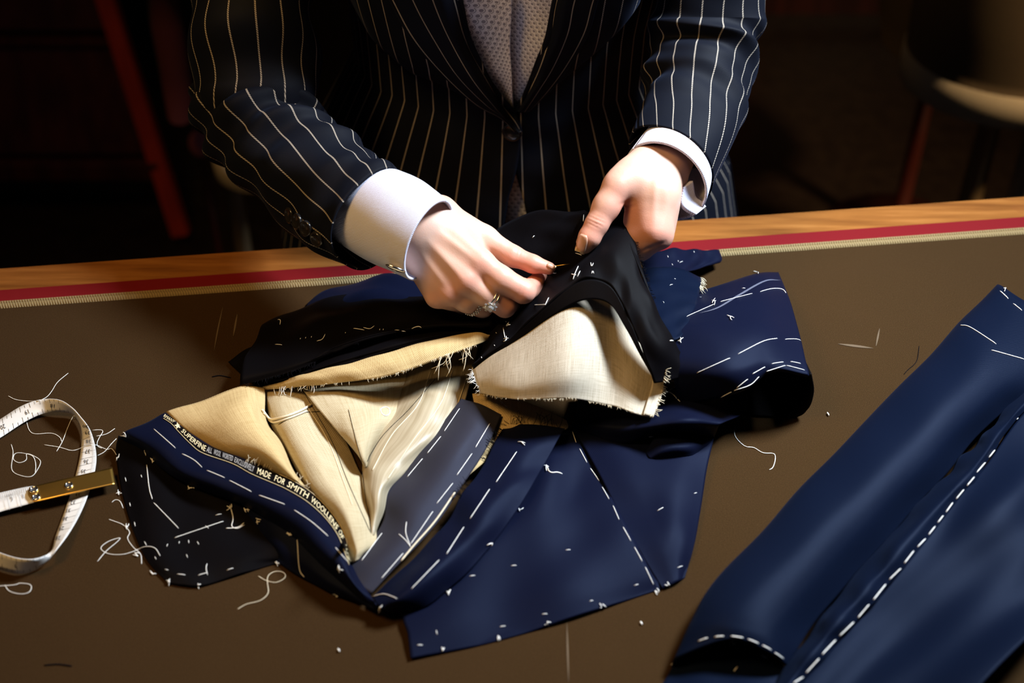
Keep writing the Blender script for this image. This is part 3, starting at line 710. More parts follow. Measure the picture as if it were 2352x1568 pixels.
# lapels
lapuv = lambda k, o_: (lambda a, b, W, L: np.stack([o_ + b*k, a*L], 1))
LLp = [[(1062, 0), (905, 0)], [(1085, 80), (948, 80)], [(1128, 172), (1015, 155)], [(1165, 228), (1090, 222)], [(1190, 262), (1150, 262)], [(1199, 292), (1184, 296)]]
LLp = [[(935, -450), (770, -450)], [(985, -260), (800, -260)], [(1040, -80), (870, -80)]] + LLp
def lap(px, lifts):
    rows = []
    for (a, b) in px:
        r = []
        for q in np.linspace(0, 1, 5): r.append((a[0] + (b[0]-a[0])*q, a[1] + (b[1]-a[1])*q, lifts(q)))
        rows.append(r)
    return on(['coat', 'shirt'], rows, 0.0)
def smooth_rows(C, it=3):
    C = C.copy()
    for _ in range(it):
        C[1:-1] = 0.5*C[1:-1] + 0.25*(C[:-2] + C[2:]); C[:, 1:-1] = 0.5*C[:, 1:-1] + 0.25*(C[:, :-2] + C[:, 2:])
    return C
o = px_patch('lapel', lap(LLp, lambda q: 7 + 5*math.sin(math.pi*min(1, q*1.5))*(1-q)), M['pin'], jk, 60, 20, lapuv(3.6, 0.1), 0.003); tag(o, 'pinstripe lapel rolling down to the coat button')
RLp = [[(1390, -450), (1530, -450)], [(1332, -260), (1460, -260)], [(1290, -80), (1400, -80)], [(1268, 0), (1372, 0)], [(1254, 70), (1352, 70)], [(1230, 145), (1310, 140)], [(1205, 205), (1262, 200)], [(1188, 240), (1215, 252)]]
o = px_patch('lapel', lap(RLp, lambda q: 4 + 4*math.sin(math.pi*min(1, q*1.5))*(1-q)), M['pin'], jk, 60, 20, lapuv(2.6, 0.2), 0.003)

# coat buttons
def button(u, v, r, keys, name, par, squash=1.0, lift=0.002):
    p, n = hit(u, v, keys); n = unit(n); a = unit(np.cross(n, [0.3, 0.2, 1])); b = np.cross(n, a); V = []; ns = 20
    prof = [(0.0, 0.0), (1.0, 0.0), (1.0, 0.6), (0.88, 1.0), (0.72, 0.8), (0.6, 0.45), (0.02, 0.45)]
    for (q, hh) in prof:
        for j in range(ns):
            t_ = 2*math.pi*j/ns; V.append(p + n*(lift*0.3 + hh*lift) + (a*math.cos(t_) + b*math.sin(t_))*max(q, .02)*r)
    return mesh_obj(name, V, grid_faces(len(prof), ns, True) + [tuple(6*ns + j for j in range(ns))], M['button'], par)
button(1177, 302, 0.0095, ['coat'], 'button', jk)

# sleeves and cuffs: rings between two outline points at a given distance
def rings(secs, ns=48, exp=2.0, wrinkle=None, seed=1, dense=70):
    cs, As = [], []
    for (u0, v0, u1, v1, d0, d1, tk) in secs:
        a, b = PD(u0, v0, d0), PD(u1, v1, d1); cs.append((a+b)/2); As.append(np.concatenate([(a-b)/2, [tk]]))
    cs = crspline(np.array(cs), dense); As = crspline(np.array(As), dense); T = np.gradient(cs, axis=0)
    V, U = [], []; L = np.concatenate([[0], np.cumsum(np.linalg.norm(np.diff(cs, axis=0), axis=1))])
    for i in range(dense):
        a = As[i, :3]; t_ = unit(T[i]); ah = a; b = unit(np.cross(a, t_))
        if b@(CAM-cs[i]) < 0: b = -b
        b = b*np.linalg.norm(a)*As[i, 3]
        for j in range(ns):
            an = 2*math.pi*j/ns; c_, s_ = math.cos(an), math.sin(an)
            e = (abs(c_)**exp + abs(s_)**exp)**(-1/exp)
            p = cs[i] + e*(ah*c_ + b*s_); nn = unit(ah*c_/(np.linalg.norm(ah)) + b*s_/np.linalg.norm(b))
            if wrinkle: p = p + nn*wrinkle(L[i]/L[-1], an, L[i])
            V.append(p); U.append((an/(2*math.pi), L[i]))
    return np.array(V), dense, ns, np.array(U)
def ring_obj(name, secs, mt, par, ns=64, stripes=None, key=None, thick=0.0015, dense=70, wrinkle=None, extra=None, exp=2.0, labels=None):
    Vs, Fs, Us, n = [], [], [], 0
    for sec in ([secs] if extra is None else [secs] + extra):
        wr = sec[1] if isinstance(sec, tuple) else wrinkle; sc = sec[0] if isinstance(sec, tuple) else sec
        V, dn, k, U = rings(sc, ns, exp, wr, 1, dense)
        # duplicate seam column so the stripes do not smear
        V = V.reshape(dn, k, 3); V = np.concatenate([V, V[:, :1]], 1); U = U.reshape(dn, k, 2); u1 = U[:, :1].copy(); u1[..., 0] = 1; U = np.concatenate([U, u1], 1)
        F = grid_faces(dn, k+1); V = V.reshape(-1, 3); U = U.reshape(-1, 2).copy()
        U[:, 0] *= (stripes or 0.25); 
        a, b, c = V[F[0][0]], V[F[0][1]], V[F[0][2]]
        ce = V.reshape(dn, k+1, 3)[0].mean(0)
        if np.cross(b-a, c-a)@((a) - ce) < 0: F = [f[::-1] for f in F]
        Vs.append(V); Us.append(U); Fs += [tuple(i+n for i in f) for f in F]; n += len(V)
    V = np.concatenate(Vs); o = mesh_obj(name, V, Fs, mt, par, np.concatenate(Us))
    if thick: q_ = o.modifiers.new('thickness', 'SOLIDIFY'); q_.thickness = thick; q_.offset = -1
    if key: reg(key, V, Fs)
    return o
def wr1(t_, an, L):
    k = math.exp(-(t_/0.42)**2); return 0.0055*k*math.sin(L*190 + 2.2*math.cos(an) + 1.5*math.sin(2*an)) + 0.0022*math.sin(L*75 + 3*an) + 0.0016*math.sin(L*150 - 2*an)
def wr2(t_, an, L):
    return 0.0032*math.sin(L*95 + 2.0*math.sin(an) + 1.0) + 0.0022*math.sin(L*55 - 2*an)
armL = [(705, 205, 447, 240, 1.24, 1.262, .75), (728, 246, 450, 300, 1.225, 1.25, .80), (768, 282, 497, 368, 1.21, 1.235, .82), (820, 322, 582, 455, 1.19, 1.212, .82), (865, 362, 690, 548, 1.165, 1.188, .80), (904, 386, 802, 624, 1.14, 1.158, .78)]
upL = [(800, -880, 560, -820, 1.16, 1.14, .8), (790, -600, 470, -560, 1.17, 1.165, .8), (765, -330, 430, -330, 1.19, 1.19, .8), (740, -150, 424, -150, 1.205, 1.205, .8), (725, 0, 428, 0, 1.218, 1.218, .78), (728, 100, 440, 105, 1.225, 1.225, .78), (735, 170, 446, 190, 1.230, 1.230, .80), (728, 215, 450, 228, 1.232, 1.234, .78), (700, 240, 470, 258, 1.238, 1.243, .62)]
o = ring_obj('sleeve', (armL, wr1), M['pin'], jk, 72, 16, 'sleeveL', extra=[(upL, wr2)]); tag(o, 'pinstripe sleeve bent at the elbow, creased')
def wr3(t_, an, L):
    k = math.exp(-((t_-.74)/0.10)**2); return 0.0038*k*(math.sin(L*135 + 3.2*math.cos(an-.6)) + .5*math.sin(L*230 - 3*an)) + 0.0018*math.sin(L*60 + 3*an)
armR = [(1560, -880, 1790, -820, 1.15, 1.13, .8), (1545, -600, 1850, -560, 1.18, 1.17, .8), (1530, -330, 1810, -330, 1.21, 1.21, .8), (1512, -150, 1775, -150, 1.23, 1.23, .8), (1500, 0, 1752, 0, 1.245, 1.245, .8), (1492, 60, 1752, 60, 1.250, 1.250, .8), (1488, 120, 1740, 130, 1.248, 1.248, .8), (1482, 190, 1722, 215, 1.235, 1.236, .8), (1474, 245, 1695, 300, 1.212, 1.218, .8), (1470, 268, 1668, 366, 1.195, 1.205, .82), (1464, 294, 1624, 456, 1.178, 1.190, .84)]
o = ring_obj('sleeve', (armR, wr3), M['pin'], jk, 72, 16, 'sleeveR', dense=150)
for (u, v) in ((668, 494), (686, 508), (705, 524), (730, 548)): button(u, v, 0.0068, ['sleeveL'], 'sleeve_button', jk, lift=0.0024)
cuffL = [(850, 362, 765, 545, 1.172, 1.185, .8), (905, 386, 806, 575, 1.148, 1.162, .82), (958, 408, 855, 604, 1.132, 1.146, .82), (1000, 438, 905, 625, 1.122, 1.134, .80), (1026, 460, 944, 644, 1.117, 1.126, .78)]
o = ring_obj('cuff', cuffL, M['cotton'], sh, 64, None, 'cuffL', 0.0022, 50); tag(o, 'stiff white shirt cuff')
cuffR = [(1502, 275, 1630, 378, 1.192, 1.20, .82), (1478, 308, 1614, 448, 1.172, 1.184, .86), (1456, 338, 1600, 492, 1.152, 1.166, .86)]
o = ring_obj('cuff', cuffR, M['cotton'], sh, 64, None, 'cuffR', 0.0022, 50)
# turned-back tip of the right cuff and the silver link of the left cuff
px_patch('cuff_tip', np.array([[PD(1572, 430, 1.150), PD(1592, 415, 1.155)], [PD(1566, 462, 1.150), PD(1598, 450, 1.158)], [PD(1575, 478, 1.151), PD(1612, 462, 1.160)], [PD(1600, 492, 1.154), PD(1622, 474, 1.162)]]), M['cotton'], sh, 24, 10, None, 0.004)
lc, ln = hit(912, 612, ['cuffL'])
V, F = lathe([(0.0085*math.cos(a)+1e-5, 0.0022*math.sin(a)) for a in np.linspace(-1.5, 1.5, 9)], (0, 0, 0), 24, sy=0.55)
zax = unit(ln*0.5 + unit([-0.2, -0.5, -0.8])); xax = unit(np.array(PD(930, 625, 1.1)) - PD(900, 598, 1.1)); xax = unit(xax - zax*(xax@zax)); yax = np.cross(zax, xax)
mesh_obj('cufflink', [lc + ln*0.002 + xax*v[0] + yax*v[1] + zax*v[2] for v in V], F, M['silver'], sh)

# trousers down to shoes (hidden by the table)
tr = [[(s*.095, .335, .80), (s*.09, .335, .60), (s*.09, .34, .40), (s*.09, .35, .08)] for s in (-1, 1)]
Vt, Ft, Ut = [], [], []
for leg in tr:
    cc = crspline(np.array(leg), 20); rr = np.linspace(.10, .075, 20); n0 = len(Vt)
    for i in range(20):
        for j in range(25):
            a = 2*math.pi*j/24; Vt.append((cc[i][0] + rr[i]*math.cos(a), cc[i][1] + rr[i]*math.sin(a), cc[i][2])); Ut.append((j/24*30, cc[i][2]))
    Ft += [tuple(k + n0 for k in f) for f in grid_faces(20, 25)]
mesh_obj('trousers', Vt, Ft, M['pin'], person, Ut)
for s in (-1, 1):
    V, F = lathe([(0.035, 0), (0.045, 0.02), (0.04, 0.05), (0.02, 0.075)], (s*.10, .29, 0.0), 24, sy=2.6); mesh_obj('shoe', V, F, M['button'], person)
# hair on the head above the frame
V, F = lathe([(0.098*math.sin(a)+1e-4, -0.115*math.cos(a)) for a in np.linspace(0.9, math.pi-.02, 14)], (0, .345, 1.675), 32); mesh_obj('hair', V, F, mat('brown_hair', (0.05, 0.025, 0.012), 0.5), person)

for sx in (-.032, .032):
    mesh_obj('eye', *lathe([(0.013*math.sin(a)+1e-4, -0.010*math.cos(a)) for a in np.linspace(0.1, math.pi-.1, 10)], (sx, .243, 1.66), 16), M['cotton'], body)
mesh_obj('lips', *lathe([(0.019*math.sin(a)+1e-4, -0.007*math.cos(a)) for a in np.linspace(0.1, math.pi-.1, 10)], (0, .236, 1.597), 20, sy=.5), M['pinkball'], body)
# rings worn on the fingers
def torus(c, ax, R, r, n=36, k=10, name='ring_band', mt='silver', par=None):
    ax = unit(ax); a = unit(np.cross(ax, [0.2, 0.9, 0.3])); b = np.cross(ax, a); V = []
    for i in range(n):
        t_ = 2*math.pi*i/n; d = a*math.cos(t_) + b*math.sin(t_)
        for j in range(k):
            s_ = 2*math.pi*j/k; V.append(np.asarray(c) + d*(R + r*math.cos(s_)) + ax*r*1.3*math.sin(s_))
    F = [(i*k+j, ((i+1) % n)*k+j, ((i+1) % n)*k+(j+1) % k, i*k+(j+1) % k) for i in range(n) for j in range(k)]
    return V, F
a0, a1 = KL(1115, 675, 3), KL(1160, 703, -7); axm = unit(a1-a0); vw_ = unit(CAM - a0); dors = unit(vw_ - axm*(vw_@axm)); side = np.cross(axm, dors)
if side[2] > 0: side = -side
ring1 = mesh_obj('ring', *join_parts([torus(a0 + axm*(0.0055 + q), axm, 0.0101, 0.00075) for q in (-0.0016, 0.0016)]), M['silver'], person); tag(ring1, 'double silver ring with a cluster of clear stones')
gd = unit(dors*0.75 + side*0.65)
def gem(c, n, r, name, par):
    n = unit(n); a = unit(np.cross(n, [0.1, 1, .2])); b = np.cross(n, a); V = []; k = 10
    for (q, hh) in ((0.3, -0.7), (1, 0), (0.62, 0.42)):
        for j in range(k):
            t_ = 2*math.pi*(j + (.5 if q == 1 else 0))/k; V.append(c + n*hh*r + (a*math.cos(t_) + b*math.sin(t_))*q*r)
    return mesh_obj(name, V, grid_faces(3, k, True) + [tuple(2*k+j for j in range(k)), tuple(range(k))[::-1]], M['gem'], par, smooth=False)
gem(a0 + axm*0.0055 + gd*0.0118, gd, 0.0034, 'stone', ring1)
for j in range(8):
    t_ = 2*math.pi*j/8; g1 = unit(np.cross(gd, axm)); gem(a0 + axm*(0.0055 + 0.0046*math.cos(t_)) + gd*0.0108 + g1*0.0046*math.sin(t_), gd, 0.0013, 'small_stone', ring1)
mesh_obj('setting', *torus(a0 + axm*0.0055 + gd*0.0106, gd, 0.0036, 0.0006), M['silver'], ring1)
b0, b1 = KL(1078, 694, -5), KL(1108, 706, -16); axr = unit(b1-b0)
bead = []
for row in (-0.0016, 0, 0.0016):
    u_ = unit(np.cross(axr, [0.2, .9, .3])); w2 = np.cross(axr, u_)
    for j in range(26):
        t_ = 2*math.pi*(j + (0.5 if row == 0 else 0))/26; c = b0 + axr*(0.004 + row) + (u_*math.cos(t_) + w2*math.sin(t_))*0.0096
        bead.append(lathe([(0.0009*math.sin(a)+1e-5, -0.0009*math.cos(a)) for a in np.linspace(0.1, math.pi-.1, 5)], c, 6))
ring2 = mesh_obj('ring', *join_parts(bead), M['silver'], person); tag(ring2, 'beaded silver ring')

# ------------------------------------------------------------------ the unfinished jacket on the table
J = thing('unfinished_jacket', 'half-made navy suit jacket turned open to show pale canvas, covered in white basting', 'jacket', tuple(PH(1000, 1050, 0)))
JK = 'jacket'
def jp(name, rows, mt, **kw):
    lab = kw.pop('label', None); o, S = patch(name, rows, M[mt], J, kw.pop('key', JK), **kw)
    if lab: tag(o, lab)
    return o, S
# lower left black pocket panel and the panel beside it
jp('pocket_panel', [[(272, 1000, 10), (330, 1010, 14), (400, 1060, 10), (560, 1150, 8), (700, 1240, 8)],
                    [(266, 1040, 6), (330, 1080, 10), (420, 1120, 8), (560, 1190, 8), (690, 1260, 6)],
                    [(276, 1120, 3), (340, 1160, 8), (430, 1190, 7), (560, 1230, 6), (680, 1275, 5)],
                    [(300, 1205, 2), (360, 1230, 7), (440, 1250, 6), (560, 1270, 5), (660, 1285, 3)],
                    [(336, 1285, 2), (385, 1300, 5), (450, 1305, 5), (550, 1295, 4), (648, 1288, 2)],
                    [(385, 1338, 2), (420, 1344, 2), (465, 1344, 2), (550, 1318, 2), (640, 1290, 2)]], 'black', nu=50, nv=50, noise=(0.0009, 0.06), seed=2)
jp('front_underlap', [[(560, 1165, 9), (640, 1200, 14), (740, 1290, 14), (860, 1390, 10)],
                      [(575, 1200, 5), (640, 1250, 9), (735, 1325, 10), (860, 1402, 8)],
                      [(612, 1272, 2), (670, 1312, 3), (750, 1355, 3), (862, 1406, 3)]], 'navy', noise=(0.0007, 0.05), seed=4)
# back and side panels spread to the right
RIP = [(60, 0.085, 0.0016, 0.5), (100, 0.06, 0.0009, 2.0)]
bpn, _ = jp('back_panel', [[(1225, 955, 6), (1270, 962, 8), (1312, 975, 10)], [(1120, 1110, 6), (1245, 1095, 12), (1372, 1082, 10)], [(1010, 1270, 6), (1210, 1225, 13), (1424, 1183, 10)],
                    [(930, 1395, 5), (1180, 1350, 9), (1474, 1272, 9)], [(937, 1460, 4), (1180, 1405, 6), (1500, 1318, 7)], [(943, 1513, 2), (1180, 1460, 2), (1524, 1350, 2)]], 'navy', nu=70, nv=60, ripples=RIP, noise=(0.0005, 0.06), seed=6)
jp('side_panel', [[(1312, 975, 11), (1420, 1000, 16), (1560, 1000, 12), (1645, 985, 10)], [(1372, 1082, 11), (1450, 1075, 17), (1550, 1065, 15), (1624, 1070, 8)], [(1424, 1183, 11), (1490, 1170, 15), (1550, 1165, 14), (1608, 1180, 6)],
                  [(1474, 1272, 10), (1520, 1260, 12), (1560, 1255, 9), (1592, 1265, 5)], [(1522, 1350, 3), (1545, 1340, 4), (1562, 1332, 3), (1577, 1325, 2)]], 'navy', nu=60, nv=50, ripples=[(70, 0.07, 0.0013, 1.0)], noise=(0.0010, 0.05), seed=7)
# seam between the two panels
# folded cloth above them
jp('fold', [[(1330, 885, 14), (1450, 870, 16), (1580, 880, 30), (1720, 905, 20)], [(1325, 935, 16), (1450, 930, 22), (1570, 940, 40), (1712, 945, 14)],
            [(1320, 965, 18), (1430, 975, 30), (1560, 968, 44), (1660, 970, 34), (1700, 968, 6)][:4], [(1312, 982, 14), (1430, 1010, 20), (1530, 990, 30), (1646, 992, 22)], [(1318, 990, 10), (1430, 1030, 10), (1530, 1004, 14), (1640, 1006, 6)]], 'navy', nu=50, nv=60, noise=(0.001, 0.05), seed=8)
jp('fold', [[(1480, 1040, 15), (1510, 1000, 22), (1560, 985, 20), (1620, 992, 14)], [(1490, 1052, 16), (1530, 1030, 24), (1580, 1022, 22), (1636, 1015, 10)], [(1500, 1062, 12), (1540, 1052, 15), (1590, 1046, 13), (1625, 1034, 6)]], 'navy', nu=24, nv=30, noise=(0.0004, 0.05), seed=9)
# sleeve head at the right, open end towards the viewer
jp('sleeve', [[(1470, 700, 45), (1600, 668, 40), (1725, 634, 30), (1788, 625, 16)], [(1490, 740, 60), (1620, 715, 66), (1738, 690, 58), (1812, 680, 38)], [(1520, 800, 66), (1650, 790, 76), (1752, 765, 72), (1836, 765, 50)],
              [(1545, 860, 58), (1670, 850, 72), (1765, 815, 70), (1850, 825, 54)], [(1556, 925, 34), (1690, 893, 58), (1770, 846, 64), (1858, 858, 54)], [(1560, 938, 28), (1695, 903, 52), (1772, 856, 58), (1856, 866, 48)]], 'navy', nu=60, nv=60, noise=(0.0010, 0.06), seed=10, thick=0.002)
jp('sleeve_lining', [[(1500, 880, 10), (1690, 850, 3), (1770, 840, 3), (1796, 800, 12), (1810, 765, 28), (1812, 745, 40)], [(1530, 925, 9), (1690, 915, 3), (1795, 915, 3), (1828, 880, 12), (1842, 840, 32), (1838, 815, 48)],
                     [(1545, 948, 8), (1690, 950, 3), (1815, 956, 3), (1851, 938, 12), (1864, 900, 32), (1859, 860, 53)]], 'black', nu=40, nv=60, noise=None, thick=0.002)  # shade inside the open sleeve is put into the colour by black cloth
# rear strips beyond the held collar
jp('strip', [[(1470, 578, 40), (1560, 572, 26), (1652, 574, 10)], [(1475, 610, 44), (1565, 600, 28), (1655, 600, 8)], [(1480, 640, 48), (1560, 628, 30), (1640, 606, 8)]], 'navy', nu=20, nv=30, noise=(0.0012, 0.03), seed=12)
jp('under_sleeve', [[(1470, 615, 52), (1540, 612, 46), (1612, 636, 40)], [(1490, 690, 66), (1545, 690, 64), (1600, 700, 58)], [(1510, 770, 72), (1540, 780, 74), (1566, 770, 72)]], 'navy2', nu=24, nv=24, noise=(0.001, 0.03), seed=13)
# rear left mass of black cloth
jp('back_flap', [[(700, 700, 4), (780, 655, 10), (870, 632, 16), (960, 640, 20), (1090, 640, 20)], [(690, 725, 12), (790, 690, 26), (880, 665, 34), (970, 680, 40), (1090, 690, 40)], [(680, 760, 14), (800, 740, 26), (900, 730, 32), (990, 730, 36), (1100, 730, 40)]], 'navy', nu=30, nv=40, noise=(0.002, 0.05), seed=14)
jp('lining_flap', [[(611, 746, 8), (720, 696, 18), (850, 668, 30), (980, 680, 44), (1110, 690, 48)], [(588, 775, 20), (720, 735, 36), (860, 710, 46), (985, 712, 54), (1120, 722, 56)], [(565, 820, 24), (710, 790, 40), (860, 755, 50), (990, 735, 58), (1130, 738, 58)],
                   [(556, 865, 24), (700, 825, 42), (840, 775, 54), (985, 748, 60), (1130, 746, 59)], [(553, 886, 20), (690, 845, 38), (828, 783, 51), (985, 752, 58), (1130, 750, 58)]], 'black', nu=50, nv=70, ripples=[(20, 0.06, 0.0012, 0)], noise=(0.0016, 0.05), seed=15)
jp('lining_underlayer', [[(524, 831, 3), (600, 790, 8), (750, 765, 20), (1000, 730, 40), (1128, 742, 48)], [(560, 862, 8), (650, 858, 26), (800, 812, 44), (1000, 764, 54), (1126, 756, 54)], [(592, 889, 14), (660, 872, 26), (800, 832, 42), (1000, 778, 53), (1122, 764, 52)]], 'black', nu=40, nv=70, noise=(0.001, 0.05), seed=16)
jp('canvas_strip', [[(600, 886, 16), (713, 855, 34), (850, 821, 46), (1004, 779, 54), (1090, 762, 55), (1126, 770, 50)], [(604, 890, 16), (735, 866, 36), (870, 840, 48), (1004, 800, 55), (1092, 775, 55), (1124, 774, 49)], [(609, 894, 14), (755, 882, 32), (889, 862, 44), (1004, 823, 51), (1095, 791, 51), (1120, 780, 47)]], 'canvas', nu=16, nv=80, thick=0.003, noise=(0.0006, 0.03), seed=17)
# open front: canvases inside the V
jp('chest_canvas', [[(382, 944, 11), (470, 914, 18), (556, 882, 22), (606, 888, 14)], [(424, 985, 13), (500, 966, 26), (570, 940, 30), (612, 955, 14)], [(484, 1025, 13), (545, 1010, 28), (610, 1000, 32), (640, 1015, 14)], [(560, 1056, 13), (610, 1052, 26), (650, 1060, 28), (675, 1075, 14)], [(640, 1090, 13), (668, 1100, 20), (690, 1108, 20), (706, 1122, 12)]], 'canvas', nu=50, nv=40, ripples=[(90, 0.03, 0.0004, 0)], noise=(0.0010, 0.04), seed=18)
jp('canvas_roll', [[(602, 880, 3), (612, 888, 9), (640, 884, 12), (690, 872, 8), (740, 876, 3)], [(612, 940, 4), (624, 945, 16), (660, 945, 22), (720, 945, 15), (775, 960, 3)], [(636, 1000, 4), (652, 1008, 18), (695, 1015, 25), (760, 1025, 17), (805, 1040, 3)], [(690, 1100, 6), (704, 1100, 19), (745, 1090, 25), (796, 1100, 18), (838, 1110, 5)], [(755, 1180, 8), (766, 1178, 20), (790, 1170, 28), (822, 1175, 22), (856, 1180, 8)], [(795, 1265, 10), (800, 1262, 14), (815, 1258, 20), (835, 1250, 18), (865, 1240, 12)], [(806, 1290, 10), (809, 1290, 12), (815, 1288, 14), (822, 1284, 13), (835, 1278, 10)]], 'canvas_p', nu=60, nv=60, ripples=[(80, 0.035, 0.0005, 0.3)], noise=(0.0006, 0.04), seed=19)
jp('canvas_fold', [[(684, 878, 10), (760, 866, 10), (850, 856, 8), (945, 843, 6)], [(720, 925, 24), (790, 920, 26), (860, 915, 18), (935, 905, 8)], [(770, 985, 26), (815, 985, 32), (860, 970, 26), (900, 965, 14)], [(820, 1045, 22), (832, 1048, 25), (842, 1040, 22), (856, 1030, 14)], [(834, 1070, 14), (838, 1072, 15), (842, 1070, 14), (846, 1065, 10)]], 'canvas_p', nu=40, nv=40, noise=(0.0006, 0.04), seed=20)
jp('haircloth', [[(946, 795, 6), (1000, 785, 8), (1050, 790, 8), (1098, 795, 8)], [(930, 868, 8), (980, 868, 14), (1030, 870, 14), (1080, 878, 10)], [(905, 930, 10), (955, 935, 22), (1005, 945, 22), (1058, 945, 12)], [(866, 985, 12), (915, 1000, 23), (965, 1010, 24), (1010, 1010, 15)], [(834, 1050, 10), (870, 1060, 21), (910, 1068, 22), (950, 1070, 13)], [(832, 1110, 10), (855, 1115, 24), (880, 1118, 26), (905, 1118, 12)], [(842, 1175, 8), (856, 1178, 18), (870, 1178, 18), (884, 1172, 10)], [(850, 1228, 8), (854, 1230, 12), (858, 1230, 12), (864, 1226, 8)]], 'silk', nu=70, nv=40, noise=(0.0006, 0.03), seed=21)
jp('inner_canvas', [[(1085, 905, 26), (1150, 905, 24), (1230, 930, 22), (1302, 966, 16)], [(1090, 940, 24), (1150, 950, 22), (1220, 965, 20), (1297, 986, 15)], [(1080, 1000, 14), (1110, 1010, 16), (1150, 1000, 18), (1200, 1000, 15)], [(1040, 1090, 12), (1050, 1095, 14), (1070, 1090, 14), (1090, 1080, 13)], [(1005, 1150, 11), (1012, 1150, 13), (1025, 1145, 13), (1040, 1140, 11)]], 'canvas', nu=40, nv=30, noise=(0.0006, 0.04), seed=22)
jp('front_facing', [[(1060, 915, 22), (1105, 928, 28), (1152, 952, 24)], [(1000, 988, 18), (1060, 1005, 30), (1116, 1032, 22)], [(930, 1075, 15), (1000, 1085, 28), (1062, 1115, 20)], [(890, 1128, 14), (950, 1155, 24), (1012, 1190, 18)], [(878, 1195, 12), (925, 1220, 20), (962, 1248, 16)], [(815, 1290, 10), (860, 1300, 16), (905, 1305, 14)], [(800, 1330, 9), (828, 1345, 13), (852, 1360, 12)]], 'facing', nu=60, nv=30, noise=(0.0010, 0.05), seed=23)
jp('lapel', [[(1165, 972, 18), (1230, 976, 22), (1297, 985, 20)], [(1112, 1060, 20), (1185, 1072, 26), (1252, 1062, 22)], [(1062, 1138, 20), (1125, 1160, 28), (1192, 1165, 20)], [(1012, 1215, 18), (1070, 1235, 28), (1122, 1262, 16)], [(945, 1288, 14), (1000, 1305, 27), (1040, 1345, 12)], [(880, 1345, 11), (920, 1370, 24), (975, 1395, 8)], [(852, 1368, 9), (875, 1398, 14), (905, 1416, 3)]], 'navy', nu=70, nv=40, noise=(0.0008, 0.05), ripples=[(10, 0.075, 0.0012, 0)], seed=24)
fr, SF = jp('front_panel', [[(380, 949, 13), (330, 972, 20), (290, 990, 22), (272, 1005, 10)], [(430, 988, 17), (390, 1015, 26), (350, 1030, 24), (322, 1035, 10)], [(492, 1028, 18), (455, 1064, 26), (420, 1085, 24), (398, 1094, 12)], [(562, 1056, 18), (530, 1092, 27), (502, 1120, 24), (482, 1132, 12)], [(640, 1089, 18), (612, 1127, 28), (585, 1155, 24), (565, 1166, 12)], [(708, 1125, 18), (682, 1162, 29), (660, 1195, 25), (642, 1212, 12)], [(757, 1170, 18), (735, 1213, 30), (718, 1250, 26), (702, 1270, 10)], [(790, 1222, 16), (776, 1268, 28), (765, 1300, 24), (755, 1320, 8)], [(800, 1285, 13), (808, 1325, 24), (815, 1355, 18), (820, 1378, 5)], [(815, 1305, 11), (835, 1350, 18), (855, 1385, 12), (870, 1405, 3)], [(852, 1366, 9), (870, 1390, 12), (885, 1404, 8), (903, 1417, 2)]], 'navy', nu=90, nv=40, noise=(0.0008, 0.05), seed=25)
# held-up collar arch with its canvas
jp('collar_canvas', [[(1084, 846, 36), (1200, 758, 72), (1310, 690, 98), (1400, 690, 86), (1475, 795, 62), (1530, 848, 48)], [(1090, 870, 37), (1195, 825, 68), (1310, 785, 88), (1405, 785, 72), (1470, 860, 56), (1522, 890, 45)], [(1096, 890, 36), (1190, 880, 62), (1305, 860, 76), (1405, 870, 58), (1460, 910, 49), (1512, 925, 42)], [(1102, 902, 35), (1190, 917, 53), (1300, 915, 60), (1400, 930, 46), (1455, 947, 44), (1500, 956, 39)]], 'canvas_w', nu=50, nv=70, thick=0.002, noise=(0.0008, 0.05), seed=26)
jp('canvas_hem', [[(1500, 862, 54), (1531, 848, 50)], [(1497, 890, 51), (1525, 890, 47)], [(1486, 925, 47), (1514, 926, 44)], [(1478, 950, 44), (1501, 957, 41)]], 'canvas_w', nu=20, nv=8, noise=(0.0004, 0.02), seed=36)
jp('collar_underside', [[(1086, 844, 39), (1165, 785, 64), (1252, 708, 94), (1332, 646, 113), (1400, 656, 113), (1448, 742, 98), (1478, 815, 82), (1504, 880, 62)], [(1088, 850, 37), (1180, 785, 66), (1262, 728, 90), (1335, 690, 104), (1396, 695, 105), (1436, 752, 95), (1468, 812, 82), (1502, 872, 61)]], 'black', nu=12, nv=70, noise=None, thick=0.0012)  # black colour paints the shadow between collar rim and canvas
jp('collar', [[(1085, 841, 40), (1165, 781, 65), (1252, 703, 95), (1332, 640, 114), (1400, 650, 114), (1450, 738, 99), (1480, 813, 83), (1506, 880, 63)],
              [(1100, 812, 39), (1168, 750, 62), (1250, 668, 85), (1330, 605, 109), (1412, 580, 123), (1470, 690, 107), (1520, 795, 86), (1568, 868, 56)],
              [(1112, 775, 37), (1172, 715, 56), (1240, 628, 72), (1322, 560, 101), (1436, 530, 124), (1490, 668, 105), (1543, 772, 82), (1600, 862, 48)]], 'black', nu=40, nv=110, noise=(0.0010, 0.03), seed=27, thick=0.0022)
jp('collar_fall', [[(1322, 560, 101), (1380, 535, 118), (1436, 530, 124)], [(1328, 520, 104), (1385, 498, 118), (1450, 492, 122)], [(1340, 490, 100), (1395, 475, 110), (1445, 478, 116)]], 'black', nu=20, nv=24, noise=None)
jp('collar_edge', [[(1436, 530, 124), (1455, 580, 121), (1480, 645, 109)], [(1448, 490, 122), (1467, 588, 117), (1500, 690, 101)]], 'black', nu=10, nv=24, noise=None)
